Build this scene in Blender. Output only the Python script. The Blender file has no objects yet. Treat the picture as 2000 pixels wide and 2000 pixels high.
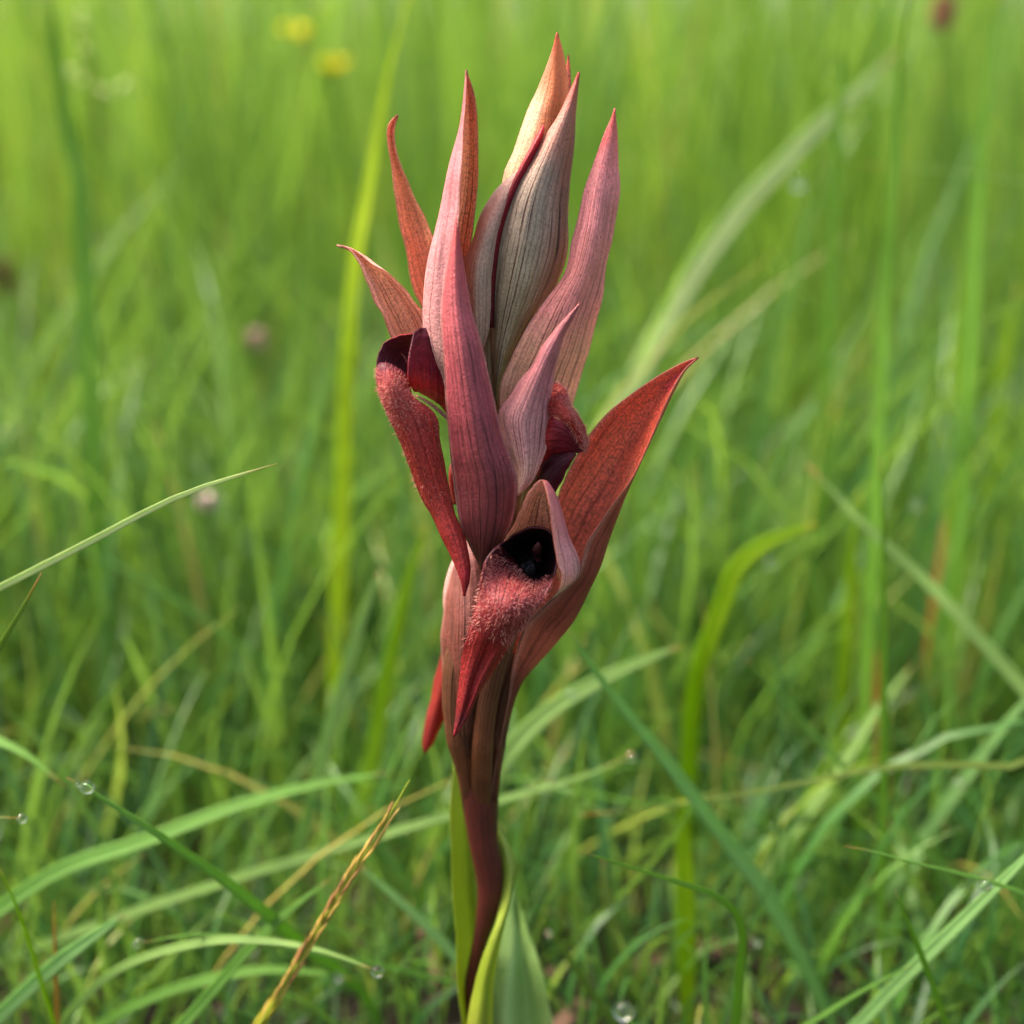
import bpy, math, random
import numpy as np
from mathutils import Vector

random.seed(7)
rng = np.random.default_rng(11)
scene = bpy.context.scene
C = scene.collection
R = math.radians

# ------------------------------------------------------------------ camera
PITCH, LEAN = R(18), R(6)            # camera looks slightly down; the plant leans back a little
DIST, CZ = 0.163, 0.100              # metres to the flower spike, height of its middle above the soil
TH = 0.4142                          # tan of half the field of view (45 degrees)
CAM = np.array([0.0, -DIST * math.cos(PITCH), CZ + DIST * math.sin(PITCH)])
FW = np.array([0.0, math.cos(PITCH), -math.sin(PITCH)])
UP = np.array([0.0, math.sin(PITCH), math.cos(PITCH)])
cd = bpy.data.cameras.new('camera')
cam = bpy.data.objects.new('camera', cd)
C.objects.link(cam)
cam.location = CAM
cam.rotation_euler = (math.pi / 2 - PITCH, 0, 0)
cd.sensor_width = 36
cd.lens = 18 / TH
cd.clip_start = 0.005
cd.clip_end = 500
cd.dof.use_dof = True
cd.dof.focus_distance = 0.1555
cd.dof.aperture_fstop = 8.3
cd.dof.aperture_blades = 0
scene.camera = cam

# ------------------------------------------------------------------ sky, sun, exposure
SUN_EL, SUN_AZ = R(60), R(-72)       # azimuth measured from straight ahead (+y) towards +x
w = bpy.data.worlds.new('World')
scene.world = w
w.use_nodes = True
nt = w.node_tree
bg = nt.nodes['Background']
sky = nt.nodes.new('ShaderNodeTexSky')
sky.sky_type = 'NISHITA'
sky.sun_disc = False
sky.sun_elevation = SUN_EL
sky.sun_rotation = SUN_AZ
sky.air_density = 1.0
sky.dust_density = 6.0
sky.ozone_density = 0.6
nt.links.new(sky.outputs[0], bg.inputs[0])
bg.inputs[1].default_value = 0.15
sd = bpy.data.lights.new('sun', 'SUN')
sd.energy = 2.6
sd.angle = R(20)
sd.color = (1.0, 0.94, 0.84)
sun = bpy.data.objects.new('sun', sd)
C.objects.link(sun)
sv = Vector((math.sin(SUN_AZ) * math.cos(SUN_EL), math.cos(SUN_AZ) * math.cos(SUN_EL), math.sin(SUN_EL)))
sun.rotation_euler = sv.to_track_quat('Z', 'Y').to_euler()
sun.location = (0, 0, 3)
vs = scene.view_settings
vs.view_transform = 'Standard'
vs.look = 'None'
vs.exposure = 1.62
vs.use_white_balance = True
vs.white_balance_temperature = 7000
vs.gamma = 1.0
scene.cycles.max_bounces = 6
scene.cycles.diffuse_bounces = 3
scene.cycles.glossy_bounces = 2
scene.cycles.transmission_bounces = 6
scene.cycles.transparent_max_bounces = 8
scene.cycles.caustics_refractive = False
scene.cycles.caustics_reflective = False
scene.cycles.use_denoising = True

# ------------------------------------------------------------------ helpers
def P(px, py, wmm=0.0):
    """point of the plant, from its place in the drawing (2000 units square) and its depth in mm before the stem's plane"""
    d = FW + np.array([1, 0, 0]) * ((px - 1000) / 1000 * TH) - UP * ((py - 1000) / 1000 * TH)
    k = math.tan(LEAN)
    s = ((CAM[2] - CZ) * k - wmm * 1e-3 - CAM[1]) / (d[1] - d[2] * k)
    return CAM + d * s

def px_size(p):
    return float(np.dot(np.asarray(p) - CAM, FW)) * TH / 1000.0

def lin(r, g, b):
    f = lambda c: (c / 255 / 12.92) if c / 255 <= 0.04045 else ((c / 255 + 0.055) / 1.055) ** 2.4
    return (f(r), f(g), f(b), 1.0)

def cr(pts, n):
    """Catmull-Rom through points, n samples by chord length"""
    p = np.asarray(pts, float)
    if len(p) == 1:
        return np.repeat(p, n, 0)
    q = np.vstack([2 * p[0] - p[1], p, 2 * p[-1] - p[-2]])
    seg = np.maximum(np.linalg.norm(np.diff(p, axis=0), axis=1), 1e-9)
    cum = np.concatenate([[0], np.cumsum(seg)])
    t = np.linspace(0, cum[-1], n)
    i = np.clip(np.searchsorted(cum, t, 'right') - 1, 0, len(seg) - 1)
    u = ((t - cum[i]) / seg[i])[:, None]
    a, b, c, d = q[i], q[i + 1], q[i + 2], q[i + 3]
    return 0.5 * (2 * b + (c - a) * u + (2 * a - 5 * b + 4 * c - d) * u ** 2 + (3 * b - a - 3 * c + d) * u ** 3)

def link(o, parent=None):
    C.objects.link(o)
    if parent is not None:
        o.parent = parent
    return o

def tag(o, label, cat, group=None, kind=None):
    if label: o['label'] = label
    if cat: o['category'] = cat
    if group: o['group'] = group
    if kind: o['kind'] = kind
    return o

def mesh_obj(name, verts, faces, mats, parent=None, midx=None, uv=None, smooth=True, attrs=None):
    me = bpy.data.meshes.new(name)
    me.from_pydata([tuple(v) for v in verts], [], [tuple(int(i) for i in f) for f in faces])
    for m in (mats if isinstance(mats, (list, tuple)) else [mats]):
        me.materials.append(m)
    if midx is not None:
        me.polygons.foreach_set('material_index', np.asarray(midx, np.int32))
    if smooth:
        me.polygons.foreach_set('use_smooth', np.ones(len(faces), bool))
    if uv is not None:
        l = me.uv_layers.new(name='UVMap')
        vi = np.zeros(len(me.loops), np.int32)
        me.loops.foreach_get('vertex_index', vi)
        l.data.foreach_set('uv', np.asarray(uv, np.float32)[vi].ravel())
    for k, a in (attrs or {}).items():
        at = me.attributes.new(k, 'FLOAT', 'POINT')
        at.data.foreach_set('value', np.asarray(a, np.float32))
    me.update()
    return link(bpy.data.objects.new(name, me), parent)

def fast_mesh(name, verts, quads, mat, attrs):
    """many quads at once"""
    me = bpy.data.meshes.new(name)
    n, m = len(verts), len(quads)
    me.vertices.add(n); me.loops.add(m * 4); me.polygons.add(m)
    me.vertices.foreach_set('co', np.asarray(verts, np.float32).ravel())
    me.loops.foreach_set('vertex_index', np.asarray(quads, np.int32).ravel())
    me.polygons.foreach_set('loop_start', np.arange(0, m * 4, 4, dtype=np.int32))
    me.polygons.foreach_set('use_smooth', np.ones(m, bool))
    for k, a in attrs.items():
        at = me.attributes.new(k, 'FLOAT', 'POINT')
        at.data.foreach_set('value', np.asarray(a, np.float32))
    me.materials.append(mat)
    me.update(calc_edges=True)
    me.validate()
    return link(bpy.data.objects.new(name, me))

class NT:
    def __init__(self, name):
        self.m = bpy.data.materials.new(name)
        self.m.use_nodes = True
        self.t = self.m.node_tree
        self.t.nodes.clear()
        self.out = self.n('ShaderNodeOutputMaterial')
    def n(self, typ, **kw):
        nd = self.t.nodes.new(typ)
        for k, v in kw.items(): setattr(nd, k, v)
        return nd
    def l(self, a, b): self.t.links.new(a, b)
    def put(self, sock, v):
        if isinstance(v, bpy.types.NodeSocket): self.l(v, sock)
        else: sock.default_value = v
    def math(self, op, a, b=0.0, clamp=False):
        nd = self.n('ShaderNodeMath', operation=op, use_clamp=clamp)
        self.put(nd.inputs[0], a); self.put(nd.inputs[1], b)
        return nd.outputs[0]
    def mix(self, fac, a, b, blend='MIX'):
        nd = self.n('ShaderNodeMix', data_type='RGBA', blend_type=blend)
        self.put(nd.inputs[0], fac); self.put(nd.inputs[6], a); self.put(nd.inputs[7], b)
        return nd.outputs[2]
    def ramp(self, fac, stops, interp='EASE'):
        nd = self.n('ShaderNodeValToRGB')
        cr_ = nd.color_ramp
        cr_.interpolation = interp
        while len(cr_.elements) < len(stops): cr_.elements.new(0.5)
        for e, (p, c) in zip(cr_.elements, stops):
            e.position = p; e.color = c
        self.put(nd.inputs[0], fac)
        return nd.outputs[0]
    def noise(self, vec, scale, detail=2.0, rough=0.5):
        nd = self.n('ShaderNodeTexNoise')
        nd.inputs['Scale'].default_value = scale
        nd.inputs['Detail'].default_value = detail
        nd.inputs['Roughness'].default_value = rough
        if vec is not None: self.l(vec, nd.inputs['Vector'])
        return nd.outputs['Fac']

def thin_shader(N, col, tcol, trans, rough, normal=None, spec=0.4, sheen=0.0):
    p = N.n('ShaderNodeBsdfPrincipled')
    N.put(p.inputs['Base Color'], col)
    N.put(p.inputs['Roughness'], rough)
    p.inputs['Specular IOR Level'].default_value = spec
    if sheen:
        p.inputs['Sheen Weight'].default_value = sheen
        p.inputs['Sheen Roughness'].default_value = 0.4
    t = N.n('ShaderNodeBsdfTranslucent')
    N.put(t.inputs['Color'], tcol)
    m = N.n('ShaderNodeMixShader')
    N.put(m.inputs[0], trans)
    N.l(p.outputs[0], m.inputs[1]); N.l(t.outputs[0], m.inputs[2])
    if normal is not None:
        N.l(normal, p.inputs['Normal']); N.l(normal, t.inputs['Normal'])
    N.l(m.outputs[0], N.out.inputs[0])

GAIN = 1.15
def petal_mat(name, stops, vein=(70, 25, 25), nv=7, vs_=0.75, side=None, trans=0.3, tcol=None, rough=0.5, speck=0.35, spec=0.35, vfade=0.92, vw=0.10, mott=0.35, gain=None, margin=0.35):
    """stops: colours from the base (0) to the tip (1); side: (colour, from, to) blended by the position across"""
    N = NT(name)
    uvn = N.n('ShaderNodeUVMap'); uvn.uv_map = 'UVMap'
    sp = N.n('ShaderNodeSeparateXYZ'); N.l(uvn.outputs[0], sp.inputs[0])
    u, v = sp.outputs[0], sp.outputs[1]
    oc = N.n('ShaderNodeTexCoord').outputs['Object']
    n1 = N.noise(oc, 350, 2)
    n2 = N.noise(oc, 1300, 2)
    vv = N.math('ADD', v, N.math('MULTIPLY', N.math('SUBTRACT', n1, 0.5), 0.22))
    gl = lambda c: tuple(min(.85, x * (gain or GAIN)) for x in lin(*c)[:3]) + (1.0,)
    base = N.ramp(vv, [(p, gl(c)) for p, c in stops])
    if side:
        c, a, b = side
        mr = N.n('ShaderNodeMapRange'); mr.interpolation_type = 'SMOOTHSTEP'
        mr.inputs[1].default_value = a; mr.inputs[2].default_value = b
        N.l(u, mr.inputs[0])
        base = N.mix(N.math('MULTIPLY', mr.outputs[0], 0.85), base, lin(*c))
    # thin pale margin
    if margin:
        ed = N.math('ABSOLUTE', N.math('SUBTRACT', u, .5))
        me_ = N.n('ShaderNodeMapRange'); me_.interpolation_type = 'SMOOTHSTEP'
        N.l(ed, me_.inputs[0]); me_.inputs[1].default_value = .43; me_.inputs[2].default_value = .5
        base = N.mix(N.math('MULTIPLY', me_.outputs[0], margin), base, lin(226, 170, 158))
    # mottling of the pigment
    base = N.mix(mott, base, N.ramp(n1, [(0.3, (0.45, 0.38, 0.40, 1)), (0.7, (1.25, 1.2, 1.15, 1))], 'LINEAR'), 'MULTIPLY')
    # veins run along the petal
    def lines(n, amp, width, off):
        x = N.math('ADD', N.math('MULTIPLY', u, n), N.math('MULTIPLY', N.math('SUBTRACT', N.noise(oc, 120 + off, 2), 0.5), amp))
        x = N.math('ADD', N.math('ADD', x, 0.37), N.math('MULTIPLY', N.math('SINE', N.math('MULTIPLY', u, 17.0)), 0.22))
        wn = N.n('ShaderNodeTexWhiteNoise', noise_dimensions='1D'); N.l(N.math('FLOOR', x), wn.inputs['W'])
        d = N.math('ABSOLUTE', N.math('SUBTRACT', N.math('FRACT', x), 0.5))
        wv = N.math('MULTIPLY', N.math('ADD', 0.45, n2), width)
        mr = N.n('ShaderNodeMapRange'); mr.interpolation_type = 'SMOOTHSTEP'
        N.put(mr.inputs[0], d); N.put(mr.inputs[1], N.math('MULTIPLY', wv, 1.0)); mr.inputs[2].default_value = 0.0
        mr.inputs[3].default_value = 0.0; mr.inputs[4].default_value = 1.0
        return N.math('MULTIPLY', mr.outputs[0], N.math('ADD', .5, N.math('MULTIPLY', wn.outputs['Value'], .6)))
    fade = N.n('ShaderNodeMapRange'); fade.interpolation_type = 'SMOOTHSTEP'
    N.l(v, fade.inputs[0]); fade.inputs[1].default_value = 1.0; fade.inputs[2].default_value = vfade - 0.35
    patch = N.ramp(N.noise(oc, 180, 1), [(0.25, (0.35,) * 3 + (1,)), (0.6, (1,) * 3 + (1,))], 'LINEAR')
    v1 = N.math('MULTIPLY', N.math('MULTIPLY', lines(nv, .55, vw * 1.5, 0), fade.outputs[0]), patch)
    v2 = N.math('MULTIPLY', N.math('MULTIPLY', lines(nv * 2.3, 1.2, vw * 1.2, 40), fade.outputs[0]), 0.5)
    vn = N.math('MULTIPLY', N.math('MAXIMUM', v1, v2), min(1.0, vs_ * 1.12))
    col = N.mix(vn, base, lin(*vein))
    # small dark flecks
    fl = N.n('ShaderNodeTexVoronoi'); fl.inputs['Scale'].default_value = 900; N.l(oc, fl.inputs['Vector'])
    fm = N.math('MULTIPLY', N.math('LESS_THAN', fl.outputs['Distance'], N.math('MULTIPLY', n1, .34)), N.math('GREATER_THAN', n1, .50))
    col = N.mix(N.math('MULTIPLY', fm, .35), col, lin(*vein))
    # glitter of the cells, painted into the colour as light and dark specks
    sn = N.noise(oc, 3400, 1, 0.6)
    col = N.mix(speck, col, N.ramp(sn, [(0.35, (0.45, 0.42, 0.42, 1)), (0.62, (1.55, 1.5, 1.45, 1))], 'LINEAR'), 'MULTIPLY')
    hgt = N.math('SUBTRACT', N.math('ADD', N.math('MULTIPLY', sn, 0.35), N.math('MULTIPLY', n2, 0.3)), N.math('MULTIPLY', vn, 0.8))
    bp = N.n('ShaderNodeBump'); bp.inputs['Strength'].default_value = 0.8; bp.inputs['Distance'].default_value = 0.0003
    N.l(hgt, bp.inputs['Height'])
    tc = N.mix(vn, N.mix(0.65, col, lin(250, 206, 182)), lin(*vein)) if tcol is None else N.mix(0.55, col, lin(*tcol))
    thin_shader(N, col, tc, trans, rough, bp.outputs[0], spec)
    return N.m

def plain_mat(name, c, rough=0.6, spec=0.3, trans=0.0, noise=0.0, nscale=400, c2=None):
    N = NT(name)
    oc = N.n('ShaderNodeTexCoord').outputs['Object']
    col = N.mix(N.ramp(N.noise(oc, nscale, 3), [(0.35, (0, 0, 0, 1)), (0.65, (1, 1, 1, 1))], 'LINEAR'), lin(*c), lin(*(c2 or c)))
    thin_shader(N, col, col, trans, rough, None, spec)
    return N.m

# -------------------------------------------------- petal surfaces
def surface(rails, nu=22, nv=56, ripple=0.0, seed=0):
    if ripple: nu, nv = int(nu * 1.9), int(nv * 1.6)
    rr = [cr([P(*q) for q in rl], nv) for rl in rails]
    arr = np.array(rr)                                   # K, nv, 3
    out = np.zeros((nu, nv, 3))
    for j in range(nv):
        out[:, j] = cr_uniform(arr[:, j], nu)
    if ripple:
        g = np.random.default_rng(seed)
        ph = g.uniform(0, 6.28, 12)
        U, V = np.meshgrid(np.linspace(-1, 1, nu), np.linspace(0, 1, nv), indexing='ij')
        env = np.sin(np.pi * np.clip(V, 0.02, .98)) ** .5
        d = (np.sin(V * 9 + ph[0]) * .5 + np.sin(V * 21 + ph[1] + 2 * U) * .35 + np.sin(V * 38 + ph[2]) * .2) * np.abs(U) ** 1.5 * env
        d += .25 * np.sin(U * 5 + ph[3] + V * 2) * env
        d += (.10 * np.sin(U * 17 + ph[4] + 0.5 * np.sin(V * 4 + ph[5])) + .05 * np.sin(U * 29 + ph[6] + 0.6 * np.sin(V * 5 + ph[7]))) * env
        nrm = grid_normals(out)
        du = np.gradient(out, axis=0); du /= np.maximum(np.linalg.norm(du, axis=2, keepdims=True), 1e-9)
        jag = sum(np.sin(V * f + ph[8] * k + (U > 0) * 2.1) / (1 + k * .5) for k, f in enumerate((17, 41, 73, 127))) * np.abs(U) ** 5 * env
        out = out + nrm * (d * ripple * 1e-3)[..., None] + du * (jag * .035e-3 * min(1, ripple / .2))[..., None]
    return out

def cr_uniform(p, n):
    K = len(p)
    if K == 2:
        t = np.linspace(0, 1, n)[:, None]
        return p[0] * (1 - t) + p[1] * t
    q = np.vstack([2 * p[0] - p[1], p, 2 * p[-1] - p[-2]])
    t = np.linspace(0, K - 1, n)
    i = np.clip(t.astype(int), 0, K - 2)
    u = (t - i)[:, None]
    a, b, c, d = q[i], q[i + 1], q[i + 2], q[i + 3]
    return 0.5 * (2 * b + (c - a) * u + (2 * a - 5 * b + 4 * c - d) * u ** 2 + (3 * b - a - 3 * c + d) * u ** 3)

def grid_normals(g):
    du = np.gradient(g, axis=0); dv = np.gradient(g, axis=1)
    n = np.cross(du, dv)
    l = np.linalg.norm(n, axis=2, keepdims=True)
    n = n / np.maximum(l, 1e-12)
    bad = (l[..., 0] < 1e-11)
    if bad.any():
        for j in range(g.shape[1] - 1, -1, -1):
            if bad[:, j].any():
                k = j - 1 if j > 0 else j + 1
                n[:, j] = n[:, k]
    return n

def shell(name, g, mats, parent, thick=0.25, edge=0.10):
    """closed thin shell round the surface grid g; mats = (side facing the normal, other side, rim)"""
    nu, nv = g.shape[:2]
    n = grid_normals(g)
    prof = edge + (thick - edge) * np.minimum(1, 4 * (1 - np.abs(np.linspace(-1, 1, nu))))[:, None, None]
    n_mid = n * prof * 0.5e-3
    A, B = g + n_mid, g - n_mid
    V = np.vstack([A.reshape(-1, 3), B.reshape(-1, 3)])
    U_, V_ = np.meshgrid(np.linspace(0, 1, nu), np.linspace(0, 1, nv), indexing='ij')
    uv = np.tile(np.stack([U_.ravel(), V_.ravel()], 1), (2, 1))
    F, M = [], []
    o = nu * nv
    idx = lambda i, j: i * nv + j
    for i in range(nu - 1):
        for j in range(nv - 1):
            a, b, c, d = idx(i, j), idx(i + 1, j), idx(i + 1, j + 1), idx(i, j + 1)
            F.append((a, b, c, d)); M.append(0)
            F.append((o + d, o + c, o + b, o + a)); M.append(1)
    rim = [idx(i, 0) for i in range(nu)] + [idx(nu - 1, j) for j in range(1, nv)] + [idx(i, nv - 1) for i in range(nu - 2, -1, -1)] + [idx(0, j) for j in range(nv - 2, 0, -1)]
    for k in range(len(rim)):
        a, b = rim[k], rim[(k + 1) % len(rim)]
        F.append((b, a, o + a, o + b)); M.append(2)
    m = list(mats) + [mats[0]] * (3 - len(mats))
    return mesh_obj(name, V, F, m, parent, M, uv)

def LMR(L, Rr, bulge=1.5, mid=None, n=9, e=1.0):
    """left rail, middle rail swelling towards the viewer by bulge mm, right rail"""
    l, r = cr(L, n), cr(Rr, n)
    t = np.linspace(0, 1, n)
    m = (l + r) / 2
    m[:, 2] += bulge * np.sin(np.pi * np.clip(t * .9 + .08, 0, 1)) ** e
    a, b = (l * .72 + m * .28 * 1), (r * .72 + m * .28)
    a = l * .5 + m * .5; a[:, 2] += bulge * .22 * np.sin(np.pi * t)
    b = r * .5 + m * .5; b[:, 2] += bulge * .22 * np.sin(np.pi * t)
    return [l, a, m, b, r]

def tube(name, L, Rr, wl, mats, parent, nu=24, nv=50, flat=0.8, lobes=0, lob=0.0, caps=True):
    """closed tube whose left and right outlines are given; wl = depth (mm) of its axis as list of (t, w)"""
    l = cr([(x, y, 0) for x, y in L], nv); r = cr([(x, y, 0) for x, y in Rr], nv)
    t = np.linspace(0, 1, nv)
    wv = np.interp(t, [a for a, b in wl], [b for a, b in wl])
    V, uv = [], []
    for j in range(nv):
        pl, pr = P(l[j, 0], l[j, 1], wv[j]), P(r[j, 0], r[j, 1], wv[j])
        c = (pl + pr) / 2; s = (pr - pl) / 2; rad = np.linalg.norm(s)
        for i in range(nu):
            th = 2 * math.pi * i / nu
            k = 1 + lob * math.cos(lobes * th + 1.1) if lobes else 1
            V.append(c + s * math.cos(th) * k - FW * math.sin(th) * rad * flat * k)
            uv.append((i / nu * 2 if i <= nu / 2 else 2 - i / nu * 2, t[j]))
    F = []
    for j in range(nv - 1):
        for i in range(nu):
            a, b = j * nu + i, j * nu + (i + 1) % nu
            F.append((a, b, b + nu, a + nu))
    if caps:
        F.append(tuple(range(nu)))
        F.append(tuple((nv - 1) * nu + i for i in reversed(range(nu))))
    return mesh_obj(name, V, F, mats, parent, None, uv)

def hairs(name, g, n, mask, mat, parent, length=(0.3, 0.6), rad=0.022, droop=0.3, flip=1, lean=0.5):
    """short soft hairs standing on the surface grid g where mask(u, v) allows"""
    nu, nv = g.shape[:2]
    nn = grid_normals(g) * flip
    dv = np.gradient(g, axis=1); dv /= np.maximum(np.linalg.norm(dv, axis=2, keepdims=True), 1e-12)
    V, F = [], []
    cnt = 0
    rl = random.Random(name + str(n))
    tries = 0
    while cnt < n and tries < n * 30:
        tries += 1
        u, v = rl.random(), rl.random()
        if rl.random() > mask(u, v): continue
        i, j = u * (nu - 1), v * (nv - 1)
        i0, j0 = int(min(i, nu - 2)), int(min(j, nv - 2))
        fi, fj = i - i0, j - j0
        p = g[i0, j0] * (1 - fi) * (1 - fj) + g[i0 + 1, j0] * fi * (1 - fj) + g[i0, j0 + 1] * (1 - fi) * fj + g[i0 + 1, j0 + 1] * fi * fj
        nrm = nn[i0, j0]
        if u < 0.04 or u > 0.96:      # fringe: point outwards from the margin
            side = (g[0, j0] - g[2, j0]) if u < .5 else (g[-1, j0] - g[-3, j0])
            nrm = nrm * .5 + side / max(np.linalg.norm(side), 1e-9)
        d = nrm + dv[i0, j0] * rl.uniform(-.1, lean) + np.array([rl.gauss(0, .28) for _ in range(3)])
        d /= np.linalg.norm(d)
        ln = rl.uniform(*length) * 1e-3
        r = rad * 1e-3 * rl.uniform(.7, 1.2)
        x = np.cross(d, (0.3, 0.8, 0.52)); x /= np.linalg.norm(x); y = np.cross(d, x)
        k = len(V)
        mid = p + d * ln * .55
        tip = p + d * ln + dv[i0, j0] * ln * droop * rl.uniform(0, 1) + np.array([rl.gauss(0, .1) for _ in range(3)]) * ln
        for c, rr in ((p - d * 1e-4, r), (mid, r * .75)):
            for a in (0, 2.094, 4.189):
                V.append(c + (x * math.cos(a) + y * math.sin(a)) * rr)
        V.append(tip)
        for a in range(3):
            b = (a + 1) % 3
            F.append((k + a, k + b, k + 3 + b, k + 3 + a)); F.append((k + 3 + a, k + 3 + b, k + 6))
        cnt += 1
    o = mesh_obj(name, V, F, mat, parent)
    o['kind'] = 'stuff'
    return o

# ------------------------------------------------------------------ materials
# grass: tint chooses the pigment of each blade, run goes 0 at the root to 1 at the tip
def grass_mat(name, stops, trans=0.42, rough=0.45, spec=0.4):
    N = NT(name)
    a = N.n('ShaderNodeAttribute'); a.attribute_name = 'tint'
    r = N.n('ShaderNodeAttribute'); r.attribute_name = 'run'
    oc = N.n('ShaderNodeTexCoord').outputs['Object']
    n = N.noise(oc, 140, 2)
    col = N.ramp(N.math('ADD', a.outputs['Fac'], N.math('MULTIPLY', N.math('SUBTRACT', n, .5), .12)), stops, 'LINEAR')
    dry = N.ramp(r.outputs['Fac'], [(0.0, (1, 1, 1, 1)), (0.14, (0, 0, 0, 1)), (0.97, (0, 0, 0, 1)), (1.0, (1, 1, 1, 1))], 'LINEAR')
    col = N.mix(N.math('MULTIPLY', dry, 0.6), col, (0.30, 0.24, 0.09, 1))
    tc = N.mix(0.5, col, (0.34, 0.56, 0.07, 1))
    thin_shader(N, col, tc, trans, rough, None, spec)
    return N.m

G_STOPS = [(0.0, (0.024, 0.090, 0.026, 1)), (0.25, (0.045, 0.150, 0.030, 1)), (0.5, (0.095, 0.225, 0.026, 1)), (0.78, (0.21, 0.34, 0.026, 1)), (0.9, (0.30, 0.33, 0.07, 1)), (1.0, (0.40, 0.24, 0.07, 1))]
M_GRASS = grass_mat('meadow_grass', G_STOPS)

def blade_mat(name, c, c_tip, trans=0.45, rough=0.5, spec=0.28, rib=0.25):
    """one grass blade: fine parallel ribs, a dry tip"""
    N = NT(name)
    uvn = N.n('ShaderNodeUVMap'); uvn.uv_map = 'UVMap'
    sp = N.n('ShaderNodeSeparateXYZ'); N.l(uvn.outputs[0], sp.inputs[0])
    oc = N.n('ShaderNodeTexCoord').outputs['Object']
    n = N.noise(oc, 220, 3)
    wv = N.math('ABSOLUTE', N.math('SUBTRACT', N.math('FRACT', N.math('MULTIPLY', sp.outputs[0], 9.0)), .5))
    col = N.mix(N.math('MULTIPLY', n, .8), lin(*[x * .86 for x in c]), lin(*[min(255, x * 1.12) for x in c]))
    col = N.mix(N.math('MULTIPLY', wv, rib), col, lin(*[x * .6 for x in c]))
    mid = N.math('LESS_THAN', N.math('ABSOLUTE', N.math('SUBTRACT', sp.outputs[0], .5)), .06)
    col = N.mix(N.math('MULTIPLY', mid, .35), col, lin(*[min(255, x * 1.3) for x in c]))
    tip = N.ramp(N.math('ADD', sp.outputs[1], N.math('MULTIPLY', N.math('SUBTRACT', n, .5), .05)), [(0.965, (0, 0, 0, 1)), (0.992, (1, 1, 1, 1))], 'LINEAR')
    col = N.mix(tip, col, lin(*c_tip))
    bp = N.n('ShaderNodeBump'); bp.inputs['Strength'].default_value = .4; bp.inputs['Distance'].default_value = .0001
    N.l(wv, bp.inputs['Height'])
    tc = N.mix(0.5, col, (0.36, 0.60, 0.06, 1))
    thin_shader(N, col, tc, trans, rough, bp.outputs[0], spec)
    return N.m

B_MID = blade_mat('grass_green', (112, 160, 70), (150, 110, 70))
B_BLUE = blade_mat('grass_bluish_green', (140, 184, 112), (160, 130, 90))
B_PALE = blade_mat('grass_pale_green', (142, 176, 98), (185, 140, 90), trans=.42)
B_YEL = blade_mat('grass_yellow_green', (140, 175, 20), (190, 170, 60), trans=.5)
B_DARK = blade_mat('grass_dark_green', (104, 152, 44), (140, 110, 70))
B_OLIVE = blade_mat('grass_olive', (108, 128, 56), (170, 110, 60))
B_DRY = blade_mat('grass_dry_orange', (190, 128, 60), (150, 90, 50), trans=.3)
B_LIME = blade_mat('grass_bright_lime', (196, 218, 44), (190, 170, 60), trans=.55)
B_LIT = blade_mat('grass_light_green', (196, 212, 146), (190, 170, 110), trans=.5)

M_EDGE = plain_mat('petal_margin', (196, 120, 98), .5, .4, .4, c2=(170, 92, 80))
M_MAUVE = petal_mat('petal_mauve_brown', [(0, (74, 28, 34)), (.25, (104, 40, 48)), (.5, (144, 64, 74)), (.75, (164, 78, 86)), (1, (168, 60, 62))], vein=(52, 20, 24), nv=5, vs_=.85, trans=.20, gain=1.15)
M_MAUVE2 = petal_mat('petal_soft_mauve', [(0, (202, 162, 148)), (.3, (186, 130, 132)), (.7, (174, 108, 116)), (1, (158, 86, 92))], vein=(96, 48, 60), nv=7, vs_=.7, trans=.25, gain=1.3)
M_PINK = petal_mat('petal_pink', [(0, (176, 138, 106)), (.2, (190, 140, 114)), (.42, (190, 116, 112)), (.8, (196, 116, 120)), (1, (160, 52, 52))], vein=(120, 42, 48), nv=8, vs_=.65, trans=.3, gain=1.75)
M_ORANGE = petal_mat('petal_orange', [(0, (166, 112, 92)), (.4, (186, 122, 98)), (.75, (204, 140, 106)), (1, (160, 76, 60))], vein=(112, 32, 28), nv=8, vs_=0.8, trans=.42, speck=0.8, gain=1.75)
M_SALMON = petal_mat('petal_salmon', [(0, (204, 146, 122)), (.3, (212, 130, 114)), (.75, (216, 136, 122)), (1, (198, 120, 112))], vein=(140, 44, 38), nv=8, vs_=0.8, trans=.4, speck=0.7, gain=2.2)
M_RUST = petal_mat('petal_rust', [(0, (164, 88, 80)), (.3, (192, 112, 96)), (.6, (184, 96, 80)), (.85, (164, 72, 58)), (1, (128, 34, 48))], vein=(92, 26, 22), nv=9, vs_=0.75, trans=.36, speck=1.0, rough=.42, gain=1.95)
M_CREAM = petal_mat('petal_cream_grey', [(0, (142, 134, 100)), (.3, (160, 150, 124)), (.62, (168, 150, 134)), (.82, (182, 126, 112)), (1, (176, 62, 56))], vein=(76, 40, 38), nv=7, vs_=0.95, trans=.22, side=((150, 92, 88), .55, .95), gain=1.0)
M_CREAM2 = petal_mat('petal_cream_mauve', [(0, (166, 148, 124)), (.5, (178, 154, 136)), (.8, (178, 138, 126)), (1, (184, 140, 124))], vein=(120, 84, 78), nv=7, vs_=.5, trans=.22, side=((160, 108, 104), .55, .0))
M_CRIMSON = petal_mat('petal_crimson', [(0, (90, 18, 26)), (.5, (136, 22, 40)), (1, (176, 36, 46))], vein=(60, 8, 16), nv=4, vs_=.5, trans=.25, tcol=(190, 40, 34), margin=0)
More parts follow.
